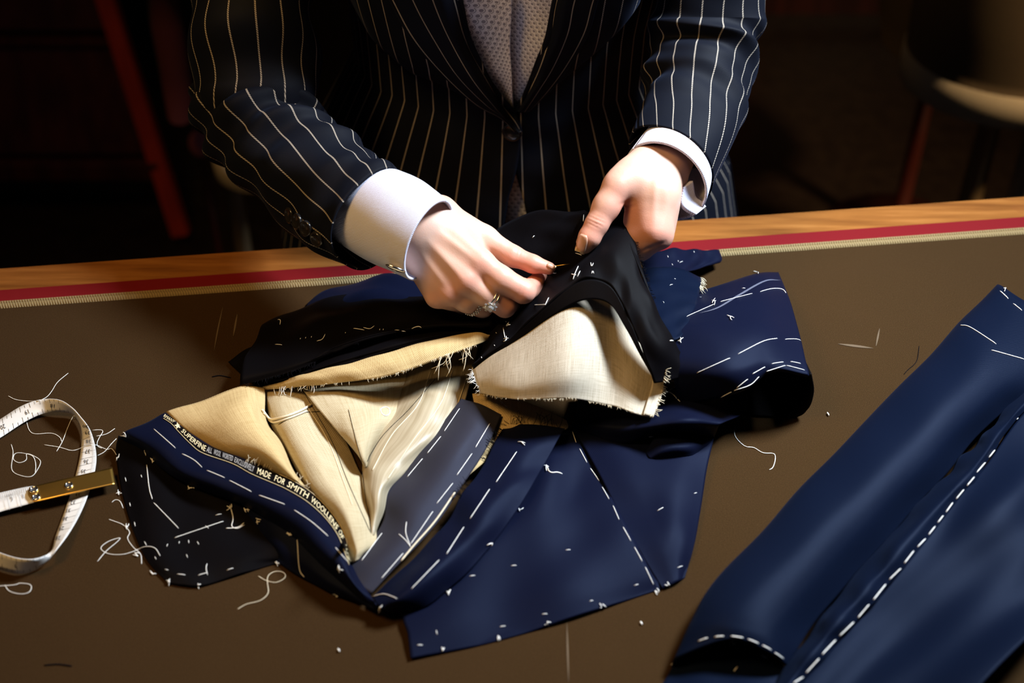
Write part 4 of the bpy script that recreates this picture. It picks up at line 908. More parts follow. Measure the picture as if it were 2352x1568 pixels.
jp('rear_flap', [[(1100, 735, 46), (1105, 620, 50), (1128, 535, 56), (1215, 492, 72), (1342, 482, 96)], [(1150, 745, 58), (1200, 668, 66), (1250, 590, 76), (1305, 545, 92), (1385, 500, 108)], [(1165, 748, 60), (1225, 680, 74), (1275, 625, 84), (1330, 580, 102), (1420, 520, 116)]], 'black', nu=30, nv=50, noise=(0.0015, 0.04), seed=28)

# ------------------------------------------------------------------ stitching helpers
def thread_pts(px, keys, lift=0.0004, step=4.0, jump=None):
    out = []
    for u, v in poly_px(px, step):
        p, n = hit(u, v, keys)
        if p is None: continue
        q = p + n*lift
        if out and jump and np.linalg.norm(q - out[-1]) > jump:      # slipped off the cloth edge
            if len(out) > 2: break
            out = []
        out.append(q)
    return np.array(out)
def stitch(px, keys, par, r=0.00028, name='basting_stitch', mt='thread', lift=0.0003):
    P = thread_pts(px, keys, lift, 4.0, 0.009)
    if len(P) < 2: return None
    if len(P) > 4:                                  # ease jumps
        for _ in range(2): P[1:-1] = 0.5*P[1:-1] + 0.25*(P[:-2] + P[2:])
    P = P.copy(); P[0] -= [0, 0, lift*.8]; P[-1] -= [0, 0, lift*.8]
    V, F = tube_mesh(P, r, 6, 0.6); return mesh_obj(name, V, F, M[mt], par)
def tack(u, v, keys, par, sz=7, n=3, mt='thread', seed=None):
    rg = random.Random(int(u*13 + v*7)); parts = []
    for k in range(n):
        a = rg.uniform(0, math.pi); dx, dy = math.cos(a)*sz*rg.uniform(.6, 1), math.sin(a)*sz*rg.uniform(.6, 1); ox, oy = rg.uniform(-4, 4), rg.uniform(-4, 4)
        P = thread_pts([(u+ox-dx, v+oy-dy), (u+ox+rg.uniform(-2, 2), v+oy+rg.uniform(-2, 2)), (u+ox+dx, v+oy+dy)], keys, 0.0012, 4, 0.009)
        if len(P) >= 2: parts.append(tube_mesh(P, 0.00036, 5, 0.7))
    if parts:
        V, F = join_parts(parts); return mesh_obj('tailor_tack', V, F, M[mt], par)
def fray(px, keys, par, mt, n=60, ln=(4, 12), out=(0, 1), r=0.0002, seed=1, name='frayed_edge', lift=0.0008):
    rg = random.Random(seed); parts = []; pp = poly_px(px, 3)
    for _ in range(n):
        i = rg.randrange(len(pp)); u, v = pp[i]; p, nn = hit(u, v, keys)
        if p is None:
            p, nn = hit(u - out[0]*3, v - out[1]*3, keys)
            if p is None: continue
        L = rg.uniform(*ln); a = math.atan2(out[1], out[0]) + rg.gauss(0, .45)
        q = p - RT*0; sc = np.linalg.norm(p-CAM)/FPX
        d = (RT*math.cos(a) - UP*math.sin(a))*L*sc; b = (RT*rg.gauss(0, .14) + UP*rg.gauss(0, .14))*L*sc
        pts = [p + nn*lift*.3, p + d*.5 + b + nn*lift, p + d + nn*lift*rg.uniform(-.5, 1)]
        pts = crspline(np.array(pts), 5)
        for z in pts: z[2] = max(z[2], ZT + .0005)
        parts.append(tube_mesh(pts, r, 4, .6))
    if parts:
        V, F = join_parts(parts); o = mesh_obj(name, V, F, M[mt], par); o['kind'] = 'stuff'; return o
JA = ['jacket', 'table']
ST = """353,985 403,1029|418,1042 445,1056 464,1073|475,1080 516,1097|527,1103 578,1129|595,1137 654,1158|676,1171 715,1198 753,1231|770,1257 806,1300
337,1067 343,1121 350,1146|353,1154 410,1213|401,1235 513,1197|332,1033 335,1046|288,1096 290,1105|324,1090 326,1096|298,1154 300,1162|309,1198 311,1208|332,1243 337,1252|356,1278 359,1284|383,1255 385,1249|433,1240 434,1247|453,1243 457,1250|428,1273 431,1280|495,1183 509,1180|472,1207 479,1213|411,1248 412,1243
379,1307 387,1309|407,1318 426,1320|455,1321 475,1315|476,1294 473,1305 477,1320|521,1309 536,1304|683,1238 688,1305 699,1325
1187,1037 1140,1107|1125,1123 1080,1191|1066,1210 1026,1272|1009,1286 945,1352|926,1270 876,1328|858,1369 883,1364 912,1374
1056,938 1021,990|1013,1002 982,1041|971,1053 936,1095|1125,972 1092,1027|1084,1041 1049,1091|1040,1109 1003,1156|994,1174 943,1249|878,1224 831,1287|916,1226 932,1241 943,1256|934,1198 932,1224 942,1253
1314,990 1323,1016|1331,1030 1348,1062|1356,1075 1376,1104|1383,1118 1399,1146|1408,1161 1422,1193|1431,1210 1449,1242|1457,1256 1475,1289|1482,1302 1501,1342
1174,1299 1186,1298|1078,1323 1091,1321|1299,1263 1310,1262|1510,1173 1524,1165|1456,1344 1466,1341|1556,1303 1567,1299|1594,1133 1600,1131|1354,1380 1362,1378|1245,1410 1257,1409|1148,1439 1161,1437|1002,1447 1004,1457|958,1481 971,1481|1490,1002 1500,1001
1577,727 1642,698|1655,693 1728,674|1746,670 1773,663 1796,664 1805,673|1601,856 1677,822|1695,813 1752,784 1785,777|1803,779 1831,779 1847,787|1526,905 1581,868|1692,890 1717,870|1728,858 1757,842|1772,835 1799,831|1815,830 1839,835|1655,912 1680,899|1686,896 1723,883 1743,864|1760,852 1804,839|1806,839 1848,850|1704,662 1712,662|1602,682 1611,682
812,754 837,758|835,752 850,756 860,748|907,758 932,760|946,754 961,749 968,752|728,783 741,780 747,767|632,791 648,792|638,734 646,734 643,745|690,779 691,776|702,777 703,774|715,775 716,772|793,765 794,763|872,758 873,755|880,758 881,755
1322,581 1336,586|1357,603 1359,614 1363,604|1359,628 1361,622 1364,628|1329,611 1322,626 1317,641|1327,635 1333,622|1228,541 1223,546|1156,752 1160,775|1261,683 1253,700|1343,482 1338,492|1341,493 1340,508|1139,763 1141,765|1135,792 1137,794|1116,817 1118,819|1106,819 1107,822
1533,587 1535,591|1593,577 1595,580|1557,598 1558,601|1543,606 1545,609|1523,692 1525,696|1548,640 1552,641|1538,655 1545,653|1561,603 1568,600"""
for ln_ in ST.split('\n'):
    for sg in ln_.split('|'):
        stitch([tuple(map(float, p.split(','))) for p in sg.split()], JA, J)
for (u, v) in [(285, 999), (352, 1058), (438, 1122), (528, 1166), (568, 1171), (596, 1196), (667, 1227), (351, 1318), (390, 1338), (454, 1344), (637, 1292), (313, 1275), (292, 1208), (272, 1053), (274, 1135), (1254, 1073), (1194, 1168), (1123, 1252), (1028, 1360), (875, 1396), (772, 1369), (781, 1305),
               (1015, 1490), (1145, 1466), (1258, 1434), (1384, 1394), (1507, 1360), (1533, 1345), (1677, 732), (1640, 695), (1167, 747), (1162, 780), (1199, 1017), (1738, 628), (1565, 783)]:
    tack(u, v, JA, J)
# cream cord along the lapel break, dark and pale lines over the canvas
stitch([(1045, 1130), (998, 1198), (939, 1266), (858, 1369)], ['jacket'], J, 0.0007, 'edge_cord', 'thread_c', 0.0006)
for px in ([(700, 905), (760, 1010), (800, 1110), (850, 1222)], [(800, 940), (815, 1000), (832, 1060)], [(1000, 870), (940, 940), (880, 1000), (842, 1060)], [(830, 1065), (840, 1140), (852, 1225)], [(640, 975), (690, 950), (735, 945)]):
    stitch(px, ['jacket'], J, 0.00022, 'seam_thread', 'thread_d', 0.0003)
for px in ([(706, 935), (752, 1010), (790, 1110), (808, 1160)], [(1040, 850), (1010, 930), (950, 1010), (890, 1100)], [(1075, 860), (1040, 950), (980, 1030), (900, 1110)], [(990, 850), (960, 930), (900, 1000), (856, 1080)]):
    stitch(px, ['jacket'], J, 0.0004, 'canvas_cord', 'thread_c', 0.0004)
stitch([(872, 942), (880, 935), (892, 936), (896, 948), (886, 956), (876, 950), (874, 940)], ['jacket'], J, 0.0004, 'thread_loop', 'thread')
stitch([(598, 940), (618, 962), (650, 960), (690, 945), (715, 930)], ['jacket'], J, 0.0011, 'frayed_cord', 'thread_c', 0.001)
stitch([(602, 948), (630, 970), (664, 962), (705, 945)], ['jacket'], J, 0.0009, 'frayed_cord', 'thread_c', 0.001)
stitch([(528, 1160), (536, 1190), (532, 1208), (545, 1214), (562, 1205)], JA, J, 0.00035, 'loose_thread'); stitch([(519, 1213), (532, 1213), (550, 1210), (561, 1200)], JA, J, 0.00035, 'loose_thread')
stitch([(1538, 782), (1560, 783), (1574, 795), (1566, 823), (1570, 852)], JA, J, 0.0005, 'loose_thread'); stitch([(1522, 900), (1541, 902), (1562, 922)], JA, J, 0.00045, 'loose_thread')
stitch([(1254, 1073), (1265, 1086), (1278, 1084), (1291, 1088)], JA, J, 0.00045, 'loose_thread')
# chalk line on the sleeve
chalk([(1607, 720), (1649, 707), (1698, 678), (1756, 646), (1792, 644)], 4, 'chalk_line', ['jacket'], M['chalk'], J)
# frayed edges
fray([(1102, 902), (1190, 917), (1300, 915), (1400, 930), (1500, 955)], ['jacket'], J, 'thread_c', 110, (3, 8), (0, 1), 0.00018, 2)
fray([(1085, 848), (1092, 870), (1100, 900)], ['jacket'], J, 'thread', 26, (5, 24), (-1, .5), 0.0002, 3)
fray([(1528, 850), (1518, 895), (1503, 950)], ['jacket'], J, 'thread_c', 45, (4, 16), (1, .5), 0.0002, 4)
fray([(612, 893), (755, 881), (889, 862), (1004, 822), (1092, 792)], ['jacket'], J, 'thread_c', 80, (3, 9), (0, 1), 0.0002, 5)
fray([(1000, 825), (1040, 808), (1090, 792)], ['jacket'], J, 'thread_c', 16, (25, 60), (-.4, 1), 0.0003, 6)
fray([(620, 890), (660, 886), (720, 882)], ['jacket'], J, 'thread', 12, (14, 30), (-.3, 1), 0.0003, 7)
fray([(1165, 975), (1110, 1062), (1060, 1140), (1010, 1218)], ['jacket'], J, 'thread_d', 70, (10, 26), (-.7, -.5), 0.00022, 8)
fray([(1170, 974), (1230, 978), (1290, 984)], ['jacket'], J, 'thread_d', 26, (14, 40), (-.1, -1), 0.00022, 9)
fray([(555, 884), (690, 845), (826, 783)], ['jacket'], J, 'thread_d', 60, (5, 14), (-.1, 1), 0.00022, 10)
fray([(1448, 492), (1466, 588), (1500, 688)], ['jacket'], J, 'thread_d', 90, (4, 10), (1, 0), 0.0002, 11)
fray([(1150, 920), (1162, 932)], ['jacket'], J, 'thread', 14, (14, 34), (0.2, 1), 0.0003, 12)
fray([(1604, 628), (1612, 645), (1606, 660)], ['jacket'], J, 'thread_c', 30, (6, 22), (0.4, .8), 0.0003, 13)
fray([(560, 1062), (640, 1088), (706, 1122)], ['jacket'], J, 'thread_c', 50, (6, 22), (.4, -1), 0.00018, 14)

# lettering woven into the selvedge
def text_mesh(body):
    c = bpy.data.curves.new('t', 'FONT'); c.body = body; c.size = 1; c.resolution_u = 2; c.fill_mode = 'FRONT'
    o = bpy.data.objects.new('t', c); COL.objects.link(o); dg = bpy.context.evaluated_depsgraph_get(); dg.update()
    me = bpy.data.meshes.new_from_object(o.evaluated_get(dg)); V = np.array([v.co[:2] for v in me.vertices]); F = [tuple(p.vertices) for p in me.polygons]
    bpy.data.objects.remove(o); bpy.data.curves.remove(c); bpy.data.meshes.remove(me)
    V[:, 0] -= V[:, 0].min(); lo, hi = V[:, 1].min(), V[:, 1].max(); V[:, 1] = (V[:, 1]-lo)/(hi-lo); V[:, 0] /= (hi-lo); return V, F
def put_text(V, F, mapf, keys, mt, par, name, lift=0.0005):
    out = []
    for x, y in V:
        u, v = mapf(x, y); p, n = hit(u, v, keys)
        if p is None: p, n = PH(u, v, 0.02), np.array([0, 0, 1.])
        out.append(p + n*lift)
    return mesh_obj(name, out, F, mt, par, smooth=False)
TOPL = np.array([(380, 951), (405, 967), (422, 983), (447, 1005), (472, 1021), (538, 1046), (582, 1067), (640, 1091), (671, 1105), (712, 1131), (752, 1169), (785, 1217), (798, 1262), (806, 1290)], float)
BOTL = np.array([(374, 961), (393, 974), (410, 993), (437, 1020), (466, 1042), (534, 1066), (578, 1090), (632, 1113), (660, 1126), (703, 1152), (744, 1188), (774, 1228), (790, 1268), (800, 1298)], float)
def along(P, x):
    return np.array([np.interp(x, (TOPL[:, 0]+BOTL[:, 0])/2, P[:, 0]), np.interp(x, (TOPL[:, 0]+BOTL[:, 0])/2, P[:, 1])])
sel = []
sv = on(['jacket'], [[(*along(TOPL, x), 0), (*(along(TOPL, x)*.5 + along(BOTL, x)*.5), 0), (*along(BOTL, x), 0)] for x in np.linspace(379, 801, 60)], 0.0004)
px_patch('selvedge', sv, M['black'], fr, 120, 6, None, 0.0003)
for wd, x0, x1, g in (('RMANY', 377, 400, 0), ('SUPERFINE', 418, 472, 0), ('ALL', 475, 487, 1), ('WOOL', 491, 507, 1), ('WORSTED', 511, 535, 1), ('EXCLUSIVELY', 539, 583, 1), ('MADE', 591, 621, 0), ('FOR', 631, 654, 0), ('SMITH', 661, 707, 0), ('WOOLLENS', 714, 774, 0), ('OF', 778, 785, 0), ('LON', 790, 800, 0)):
    V, F = text_mesh(wd); W = V[:, 0].max()
    def mp(x, y, x0=x0, x1=x1, W=W):
        q = x0 + (x1-x0)*x/W; a, b = along(BOTL, q), along(TOPL, q); return b*(0.22 + y*0.58) + a*(1 - (0.22 + y*0.58))
    put_text(V, F, mp, ['jacket'], M['greythread' if g else 'goldthread'], fr, 'lettering', 0.0010)
st5 = []; 
for k in range(10):
    r = 8.5 if k % 2 == 0 else 3.6; a = math.pi*k/5 - 0.5; st5.append((r*math.cos(a), r*math.sin(a)))
cst = (along(TOPL, 408)+along(BOTL, 408))/2
put_text(np.array(st5 + [(0, 0)]), [(10, k, (k+1) % 10) for k in range(10)], lambda x, y: cst + np.array([x, y]), ['jacket'], M['goldthread'], fr, 'woven_star', 0.0010)
stitch([tuple(p) for p in BOTL], ['jacket'], fr, 0.00024, 'selvedge_line', 'goldthread', 0.0007); stitch([tuple(p) for p in TOPL[7:]], ['jacket'], fr, 0.0002, 'selvedge_line', 'goldthread', 0.0009)

# ------------------------------------------------------------------ trousers folded at the right
T = thing('trousers', 'pressed navy trouser leg with a long white basted seam lying at the right', 'trousers', tuple(PH(2050, 1200, 0)))
def tp(name, rows, mt='navy2', **kw):
    o, S = patch(name, rows, M[mt], T, 'trousers', **kw); return o
tp('leg_panel', [[(2290, 664, 4), (2297, 656, 24), (2345, 684, 32), (2420, 730, 30), (2480, 770, 26)],
                 [(2215, 738, 3), (2222, 728, 28), (2275, 770, 40), (2350, 830, 38), (2420, 885, 26)],
                 [(2135, 824, 3), (2142, 812, 30), (2205, 865, 44), (2260, 915, 40), (2300, 950, 22)],
                 [(1955, 1012, 3), (1962, 998, 30), (2030, 1052, 45), (2085, 1098, 40), (2140, 1125, 20)],
                 [(1775, 1202, 3), (1784, 1188, 30), (1850, 1235, 44), (1910, 1280, 38), (1966, 1318, 18)],
                 [(1640, 1350, 3), (1648, 1336, 28), (1720, 1370, 42), (1800, 1405, 36), (1872, 1428, 16)],
                 [(1582, 1440, 3), (1594, 1425, 24), (1670, 1430, 38), (1760, 1455, 34), (1830, 1490, 16)],
                 [(1540, 1530, 3), (1560, 1508, 16), (1680, 1466, 34), (1765, 1496, 28), (1806, 1528, 14)]], nu=90, nv=60, noise=(0.0007, 0.09), ripples=[(80, 0.09, 0.0006, 0.4)], seed=31, thick=0.002)
tp('seam_ridge', [[(2420, 820, 20), (2440, 825, 36), (2470, 850, 38)], [(2300, 950, 20), (2325, 950, 40), (2345, 952, 37)], [(2200, 1062, 20), (2232, 1072, 42), (2256, 1078, 37)], [(2085, 1178, 18), (2112, 1198, 41), (2136, 1234, 35)], [(1958, 1325, 16), (1982, 1350, 38), (2006, 1384, 32)], [(1868, 1440, 14), (1890, 1460, 36), (1926, 1472, 30)], [(1806, 1532, 12), (1822, 1545, 32), (1848, 1560, 28)], [(1760, 1600, 8), (1780, 1610, 28), (1805, 1612, 26)]], nu=90, nv=24, noise=(0.0012, 0.035), seed=32)
tp('under_leg', [[(2470, 850, 37), (2560, 900, 30), (2700, 960, 20)], [(2345, 953, 36), (2440, 1030, 40), (2600, 1140, 20)], [(2256, 1079, 36), (2340, 1150, 44), (2520, 1270, 18)], [(2136, 1235, 34), (2220, 1290, 36), (2420, 1400, 40)], [(2006, 1385, 31), (2090, 1440, 28), (2300, 1530, 44)], [(1926, 1473, 29), (2010, 1530, 24), (2200, 1640, 36)], [(1848, 1561, 27), (1930, 1620, 20), (2100, 1720, 24)], [(1800, 1620, 22), (1870, 1680, 16), (2050, 1780, 18)]], nu=90, nv=60, noise=(0.0008, 0.08), ripples=[(50, 0.14, 0.004, 1.2), (85, 0.035, 0.0010, 0)], seed=33)
tp('hem_inside', [[(1560, 1500, 5), (1640, 1480, 7), (1740, 1500, 7), (1800, 1530, 8)], [(1535, 1545, 4), (1640, 1530, 8), (1740, 1545, 9), (1795, 1560, 10)], [(1515, 1580, 4), (1630, 1590, 14), (1720, 1600, 14), (1780, 1610, 12)], [(1480, 1660, 3), (1600, 1670, 16), (1700, 1680, 15), (1760, 1680, 12)]], nu=30, nv=40, noise=(0.001, 0.04), seed=34)
TS = ['trousers', 'table']
dz = "2275,0 2246,32|2228,57 2192,105|2172,130 2137,185|2118,210 2083,253|2062,282 2013,340|1998,367 1955,418|1937,440 1892,495|1872,517 1833,572|1817,592 1785,633|1770,655 1732,703|1713,727 1667,775|1645,798 1590,870|1570,900 1503,965|1482,993 1410,1083|1385,1110 1320,1187|1295,1213 1212,1293|1190,1317 1112,1400|1093,1425 1018,1508|1000,1533 945,1568"
for sg in dz.split('|'):
    pts = [tuple(map(float, p.split(','))) for p in sg.split()]; stitch([(1450 + a/2.5377, 950 + b/2.5377) for a, b in pts], TS, T, 0.0004)
for px in ([(2297, 668), (2316, 686)], [(2327, 697), (2347, 713)], [(2206, 747), (2229, 752), (2288, 790)], [(2277, 804), (2352, 825)], [(1604, 1472), (1626, 1464)], [(1641, 1462), (1663, 1460)], [(1679, 1460), (1707, 1464)], [(1718, 1467), (1742, 1477)], [(1751, 1481), (1771, 1492)], [(1779, 1498), (1799, 1512)], [(1541, 1527), (1556, 1512)], [(1686, 1541), (1694, 1531)]):
    stitch(px, TS, T, 0.0004)
for u, v in ((2310, 664), (1580, 1497), (1684, 1478), (1757, 1506)): tack(u, v, TS, T, 8)

# ------------------------------------------------------------------ tape measure
TM = thing('tape_measure', 'white tape measure looped on its edge with a brass end plate at the far left', 'tape measure', tuple(PH(130, 1100, 0)))
AB = [(-90, 1018, 2, -80, 1062, 2), (-40, 985, 2, -35, 1026, 2), (0, 963, 3, 4, 1003, 2), (50, 932, 6, 60, 967, 3), (95, 917, 11, 105, 948, 4), (135, 918, 17, 140, 946, 5), (163, 934, 19, 168, 952, 4), (184, 956, 16, 180, 968, 3), (207, 988, 11, 188, 1000, 2), (220, 1035, 6, 185, 1042, 2), (219, 1075, 5, 175, 1088, 2),
      (205, 1128, 4, 160, 1140, 2), (185, 1178, 5, 143, 1190, 2), (158, 1225, 9, 128, 1232, 3), (130, 1262, 13, 120, 1262, 6), (110, 1288, 6, 100, 1277, 14), (80, 1309, 2, 72, 1284, 18), (42, 1316, 2, 38, 1281, 18), (0, 1306, 2, 0, 1269, 15), (-45, 1292, 2, -45, 1252, 10), (-90, 1270, 2, -90, 1230, 6)]
Pa = np.array([PH(a, b, c*mm) for a, b, c, *_ in AB]); Pb = np.array([PH(d, e, f_*mm) for *_, d, e, f_ in AB])
nT = 160; Pa, Pb = crspline(Pa, nT), crspline(Pb, nT)
S = np.stack([Pa*(1-q) + Pb*q for q in np.linspace(0, 1, 5)], 1)
Ft = grid_faces(nT, 5)
o = mesh_obj('tape', S.reshape(-1, 3), Ft, M['tape'], TM); q_ = o.modifiers.new('thickness', 'SOLIDIFY'); q_.thickness = 0.0005; q_.offset = 0; tapeo = o
reg('tape', S.reshape(-1, 3), Ft)
E1 = [[(-80, 1153, 5), (-68, 1196, 5)], [(0, 1131, 6), (2, 1174, 6)], [(66, 1117, 8), (78, 1153, 8)], [(96, 1115, 9), (104, 1143, 9)]]
o, SE = patch('tape_end', E1, M['tape'], TM, 'tape', 24, 6, 0.0005, noise=None)
BR = [[(66, 1121, 10), (64, 1136, 10), (76, 1148, 10)], [(76, 1116, 10.4), (74, 1134, 10.6), (86, 1151, 10.4)], [(160, 1096, 11), (164, 1114, 11), (168, 1132, 11)], [(258, 1073, 9), (261, 1092, 9), (264, 1111, 9)]]
br, SB = patch('brass_end', BR, M['gold'], TM, 'brass', 40, 12, 0.0006, noise=None)
for u, v in ((78, 1125), (83, 1142), (158, 1115)):
    p, n = hit(u, v, ['brass']); mesh_obj('eyelet', *torus(p + n*0.0003, n, 0.0026, 0.0008, 24, 8), M['silver'], br)
    V, F = lathe([(0.0021, 0.0), (0.0021, 0.0002)], (0, 0, 0), 16); a_ = unit(np.cross(n, [0, 1, .1])); b_ = np.cross(n, a_); mesh_obj('eyelet_hole', [p + n*0.0003 + a_*v_[0] + b_*v_[1] + n*v_[2] for v_ in V], F, M['ink'], br)
# printed graduations
tk = []
Sd = np.cumsum(np.concatenate([[0], np.linalg.norm(np.diff(S[:, 2], axis=0), axis=1)])); Ltot = Sd[-1]
def tq(s, q0, q1, wd=0.0003, side=1):
    V = []
    for ss in (s-wd/2, s+wd/2):
        for q in (q0, q1):
            a = np.array([np.interp(ss, Sd, Pa[:, k]) for k in range(3)]); b = np.array([np.interp(ss, Sd, Pb[:, k]) for k in range(3)]); p = a*(1-q) + b*q
            vw = unit(CAM - p); V.append(p + vw*0.0006)
    return V, [(0, 1, 3, 2)]
s_turn = np.interp(7, np.linspace(0, len(AB)-1, nT), Sd); s_low = np.interp(14, np.linspace(0, len(AB)-1, nT), Sd)
s = 0.004
k = 0
while s < Ltot - 0.003:
    if s < s_turn:
        tk.append(tq(s, 0.02, (0.32 if k % 2 == 0 else 0.2))); tk.append(tq(s, 0.98, (0.66 if k % 2 == 0 else 0.8))); s += 0.0042
    elif s < s_low:
        tk.append(tq(s, 0.02, 0.25 if k % 5 else 0.98, 0.00022 if k % 5 else 0.0003)); s += 0.00135
    else:
        tk.append(tq(s, 0.02, (0.36 if k % 3 == 0 else 0.2))); tk.append(tq(s, 0.98, (0.62 if k % 3 == 0 else 0.8))); s += 0.0044
    k += 1
mesh_obj('graduations', *join_parts(tk), M['ink'], tapeo, smooth=False)
te = []
for i in range(24):
    u = -40 + i*4.4; 
    if u > 62: break
    top = np.array([u, 1131 - u*0.262]); L_ = 43 if i % 6 == 0 else 14
    for w_ in [0]:
        Vq = [PH(*(top + [x, y]), 0.0082 if u > 0 else 0.0072) for x, y in ((-.5, 1), (.5, 1), (.5 + L_*.22, L_), (-.5 + L_*.22, L_))]; te.append(([v_ + unit(CAM-v_)*0.0015 for v_ in Vq], [(0, 1, 2, 3)]))
mesh_obj('graduations', *join_parts(te), M['greyink'], tapeo, smooth=False)
def num(body, c, right, up, mt='ink', keys=('tape',), par=None, name='numeral'):
    V, F = text_mesh(body); W = V[:, 0].max(); c, right, up = map(np.array, (c, right, up))
    put_text(V, F, lambda x, y: c + right*(x - W/2) + up*(y-.5), list(keys), M[mt], par or tapeo, name, 0.0006)
for b_, c in (('20', (7, 981)), ('19', (62, 947)), ('18', (121, 931)), ):
    num(b_, c, (-8, 3.6) if c[0] < 100 else (-8.6, -.5), (3.4, 9.5) if c[0] < 100 else (-1.0, 8.5))
for b_, c, hgt in (('40', (197, 978), 6), ('39', (202, 994), 7), ('38', (204, 1014), 8), ('37', (202, 1037), 9.5), ('36', (198, 1061), 9.5), ('35', (192, 1083), 8), ('33', (180, 1136), 8), ('32', (168, 1155), 8.5), ('31', (158, 1173), 8), ('30', (150, 1192), 8.5), ('29', (142, 1214), 8.5), ('28', (134, 1237), 8)):
    tl = (c[1]-1000)/260.; num(b_, c, (-8.6, 0.8*tl + .3), (-2.2*tl, hgt))
num('6', (37, 1298), (8.5, 1.2), (-.6, -9.5))
num('9', (27, 1147), (10, 1.5), (-1.5, -11), 'greyink'); num('8', (53, 1140), (8, 1.5), (-1.5, -9), 'greyink')
num('CEFES', (22, 1138), (-4.2, .9), (.8, 4), 'greyink', name='lettering')

# ------------------------------------------------------------------ needle and threads
ND = thing('sewing_needle', 'fine gold sewing needle pinched between thumb and forefinger', 'needle', tuple(KL(1270, 611, -10)))
V, F = tube_mesh([KL(1232, 619, -12), KL(1270, 612, -6), KL(1292, 608.5, -3), KL(1309, 606, -1)], [0.0006, 0.0006, 0.0005, 0.0001], 8, 1); mesh_obj('shaft', V, F, M['gold'], ND)
V, F = tube_mesh(crspline(np.array([KL(1236, 622, -15), KL(1270, 627, -10), KL(1300, 627.5, -6), PH(1322, 631, .113)]), 20), 0.0004, 6, 1); mesh_obj('thread', V, F, M['thread'], ND)
V, F = tube_mesh(crspline(np.array([KL(1150, 716, -22), KL(1190, 707, -16), KL(1215, 701, -10), PH(1252, 699, .098)]), 20), 0.00022, 6, 1)
o = mesh_obj('sewing_thread', V, F, M['thread']); tag(o, 'fine white thread running from under the ringed finger to the raised collar', 'thread')

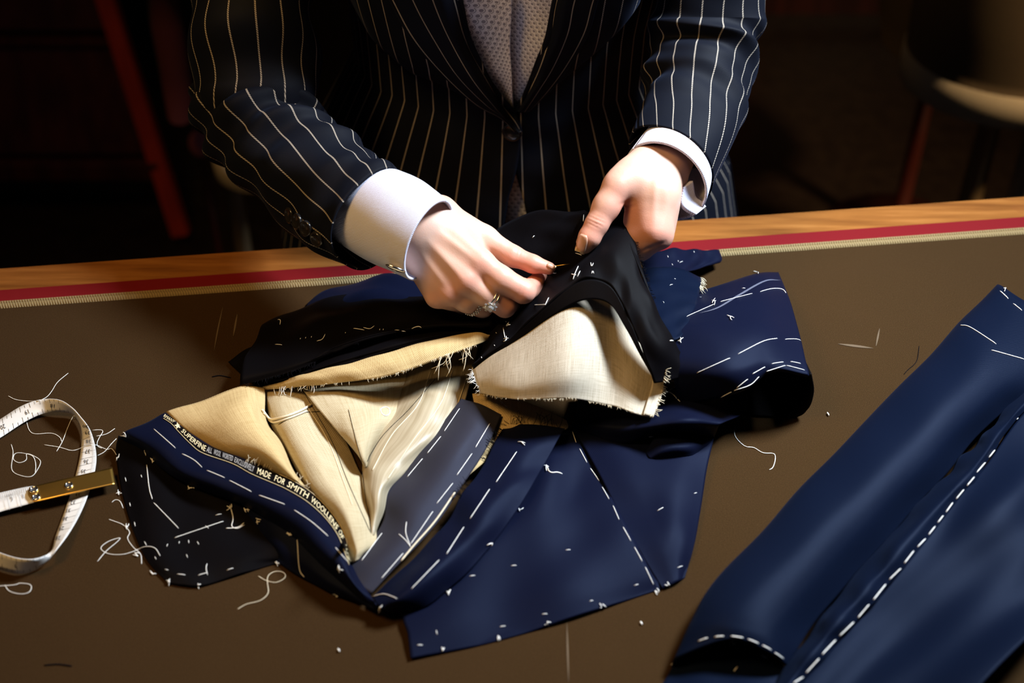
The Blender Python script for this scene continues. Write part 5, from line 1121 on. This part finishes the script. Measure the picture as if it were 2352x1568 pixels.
def z5(l): return [(x/2.6129, 850 + y/2.6129) for x, y in l]
SCR = [('crooked white thread resting against the top of the tape loop', z5([(50, 157), (100, 180), (190, 188), (270, 170), (310, 130), (345, 75), (410, 20)])),
       ('tangled ring of white thread lying inside the tape loop', z5([(68, 447), (80, 500), (70, 600), (130, 636), (190, 640), (225, 600), (245, 550), (210, 520), (160, 503), (160, 540), (115, 558), (80, 535), (95, 500), (150, 502), (200, 520), (215, 570), (212, 620)])),
       ('bent white thread dropping from the top curve of the tape', z5([(160, 310), (175, 360), (210, 385), (310, 380), (360, 405), (370, 430)])),
       ('straight white thread running from the tape fold down to the left', z5([(465, 300), (445, 272), (410, 340), (375, 430), (340, 490)])),
       ('pale thread crossing under the tape near the numeral 37', z5([(265, 450), (360, 465), (440, 485), (520, 455), (575, 450), (640, 478), (670, 472), (700, 508)])),
       ('short kinked thread just right of the tape near the numeral 39', z5([(555, 362), (620, 362), (600, 400), (582, 440), (590, 462), (612, 470)])),
       ('thread slanting from the tape towards the corner of the black panel', z5([(585, 515), (630, 490), (668, 445), (700, 412)])),
       ('thread with an upturned end between tape and black panel', z5([(578, 398), (640, 385), (690, 352)])),
       ('looped white thread lying half on the lower left of the black panel', z5([(585, 1150), (640, 1085), (700, 1035), (720, 1008), (650, 1030), (605, 1070), (650, 1103), (730, 1108), (800, 1090), (870, 1060), (930, 1068), (962, 1115)])),
       ('wavy thread trailing over the left edge of the black panel', z5([(655, 897), (690, 910), (740, 930), (780, 975), (765, 1010), (800, 1065), (845, 1105), (850, 1165)])),
       ('small hooked thread beside the left edge of the black panel', z5([(672, 795), (690, 780), (720, 785), (740, 830)])),
       ('cream thread with a loop at its top below the jacket front', z5([(1425, 1437), (1480, 1405), (1560, 1385), (1610, 1340), (1605, 1280), (1610, 1235), (1650, 1210), (1700, 1215), (1712, 1245), (1660, 1275), (1600, 1265), (1550, 1237)])),
       ('flat loop of white thread at the lower left frame edge', z5([(-20, 1298), (90, 1290), (120, 1280), (185, 1290), (180, 1330), (130, 1345), (60, 1330), (30, 1292)])),
       ('single white thread curling on the felt between jacket and trousers', [(1400 + x/2.4128, 500 + y/2.4128) for x, y in [(690, 1178), (700, 1220), (750, 1268), (800, 1275), (850, 1305), (910, 1308), (918, 1340), (905, 1385), (885, 1398)]])]
for lab, px in SCR:
    P = thread_pts(px, ['table', 'jacket', 'tape'], 0.0005, 3.5)
    for _ in range(2): P[1:-1] = 0.5*P[1:-1] + .25*(P[:-2] + P[2:])
    V, F = tube_mesh(P, 0.00026, 6, 0.7); o = mesh_obj('thread_scrap', V, F, M['thread' if 'cream' not in lab else 'thread_c']); tag(o, lab, 'thread', 'loose thread scraps')
P = thread_pts([(2111, 795), (2105, 830), (2085, 850), (2076, 860)], ['table', 'trousers'], 0.0004, 4); V, F = tube_mesh(P, 0.0003, 5, .7); o = mesh_obj('thread_scrap', V, F, M['thread_d']); tag(o, 'dark hair-like thread curling by the trouser edge', 'thread', 'loose thread scraps')
P = thread_pts([(487, 866), (505, 863), (530, 868)], ['table'], 0.0004, 4); V, F = tube_mesh(P, 0.0005, 5, .7); o = mesh_obj('thread_scrap', V, F, M['thread_d']); tag(o, 'short black thread on the felt above the pale canvas', 'thread', 'loose thread scraps')
P = thread_pts([(102, 1528), (135, 1526), (165, 1530)], ['table'], 0.0004, 4); V, F = tube_mesh(P, 0.0006, 5, .7); o = mesh_obj('thread_scrap', V, F, M['thread_d']); tag(o, 'short black thread near the bottom left corner', 'thread', 'loose thread scraps')
for (u, v, lab) in ((1473, 1430, 'tiny white fluff below the jacket hem'), (778, 1492, 'tiny white fluff left of the lowest jacket corner'), (1902, 950, 'tiny pale speck of fluff on the felt beside the sleeve')):
    P = np.array([PH(u-2, v-3, .0012), PH(u, v, .0016), PH(u+2, v+4, .0012)]); V, F = tube_mesh(P, 0.0008, 6, .5); o = mesh_obj('lint_speck', V, F, M['thread']); tag(o, lab, 'lint', 'specks of lint')
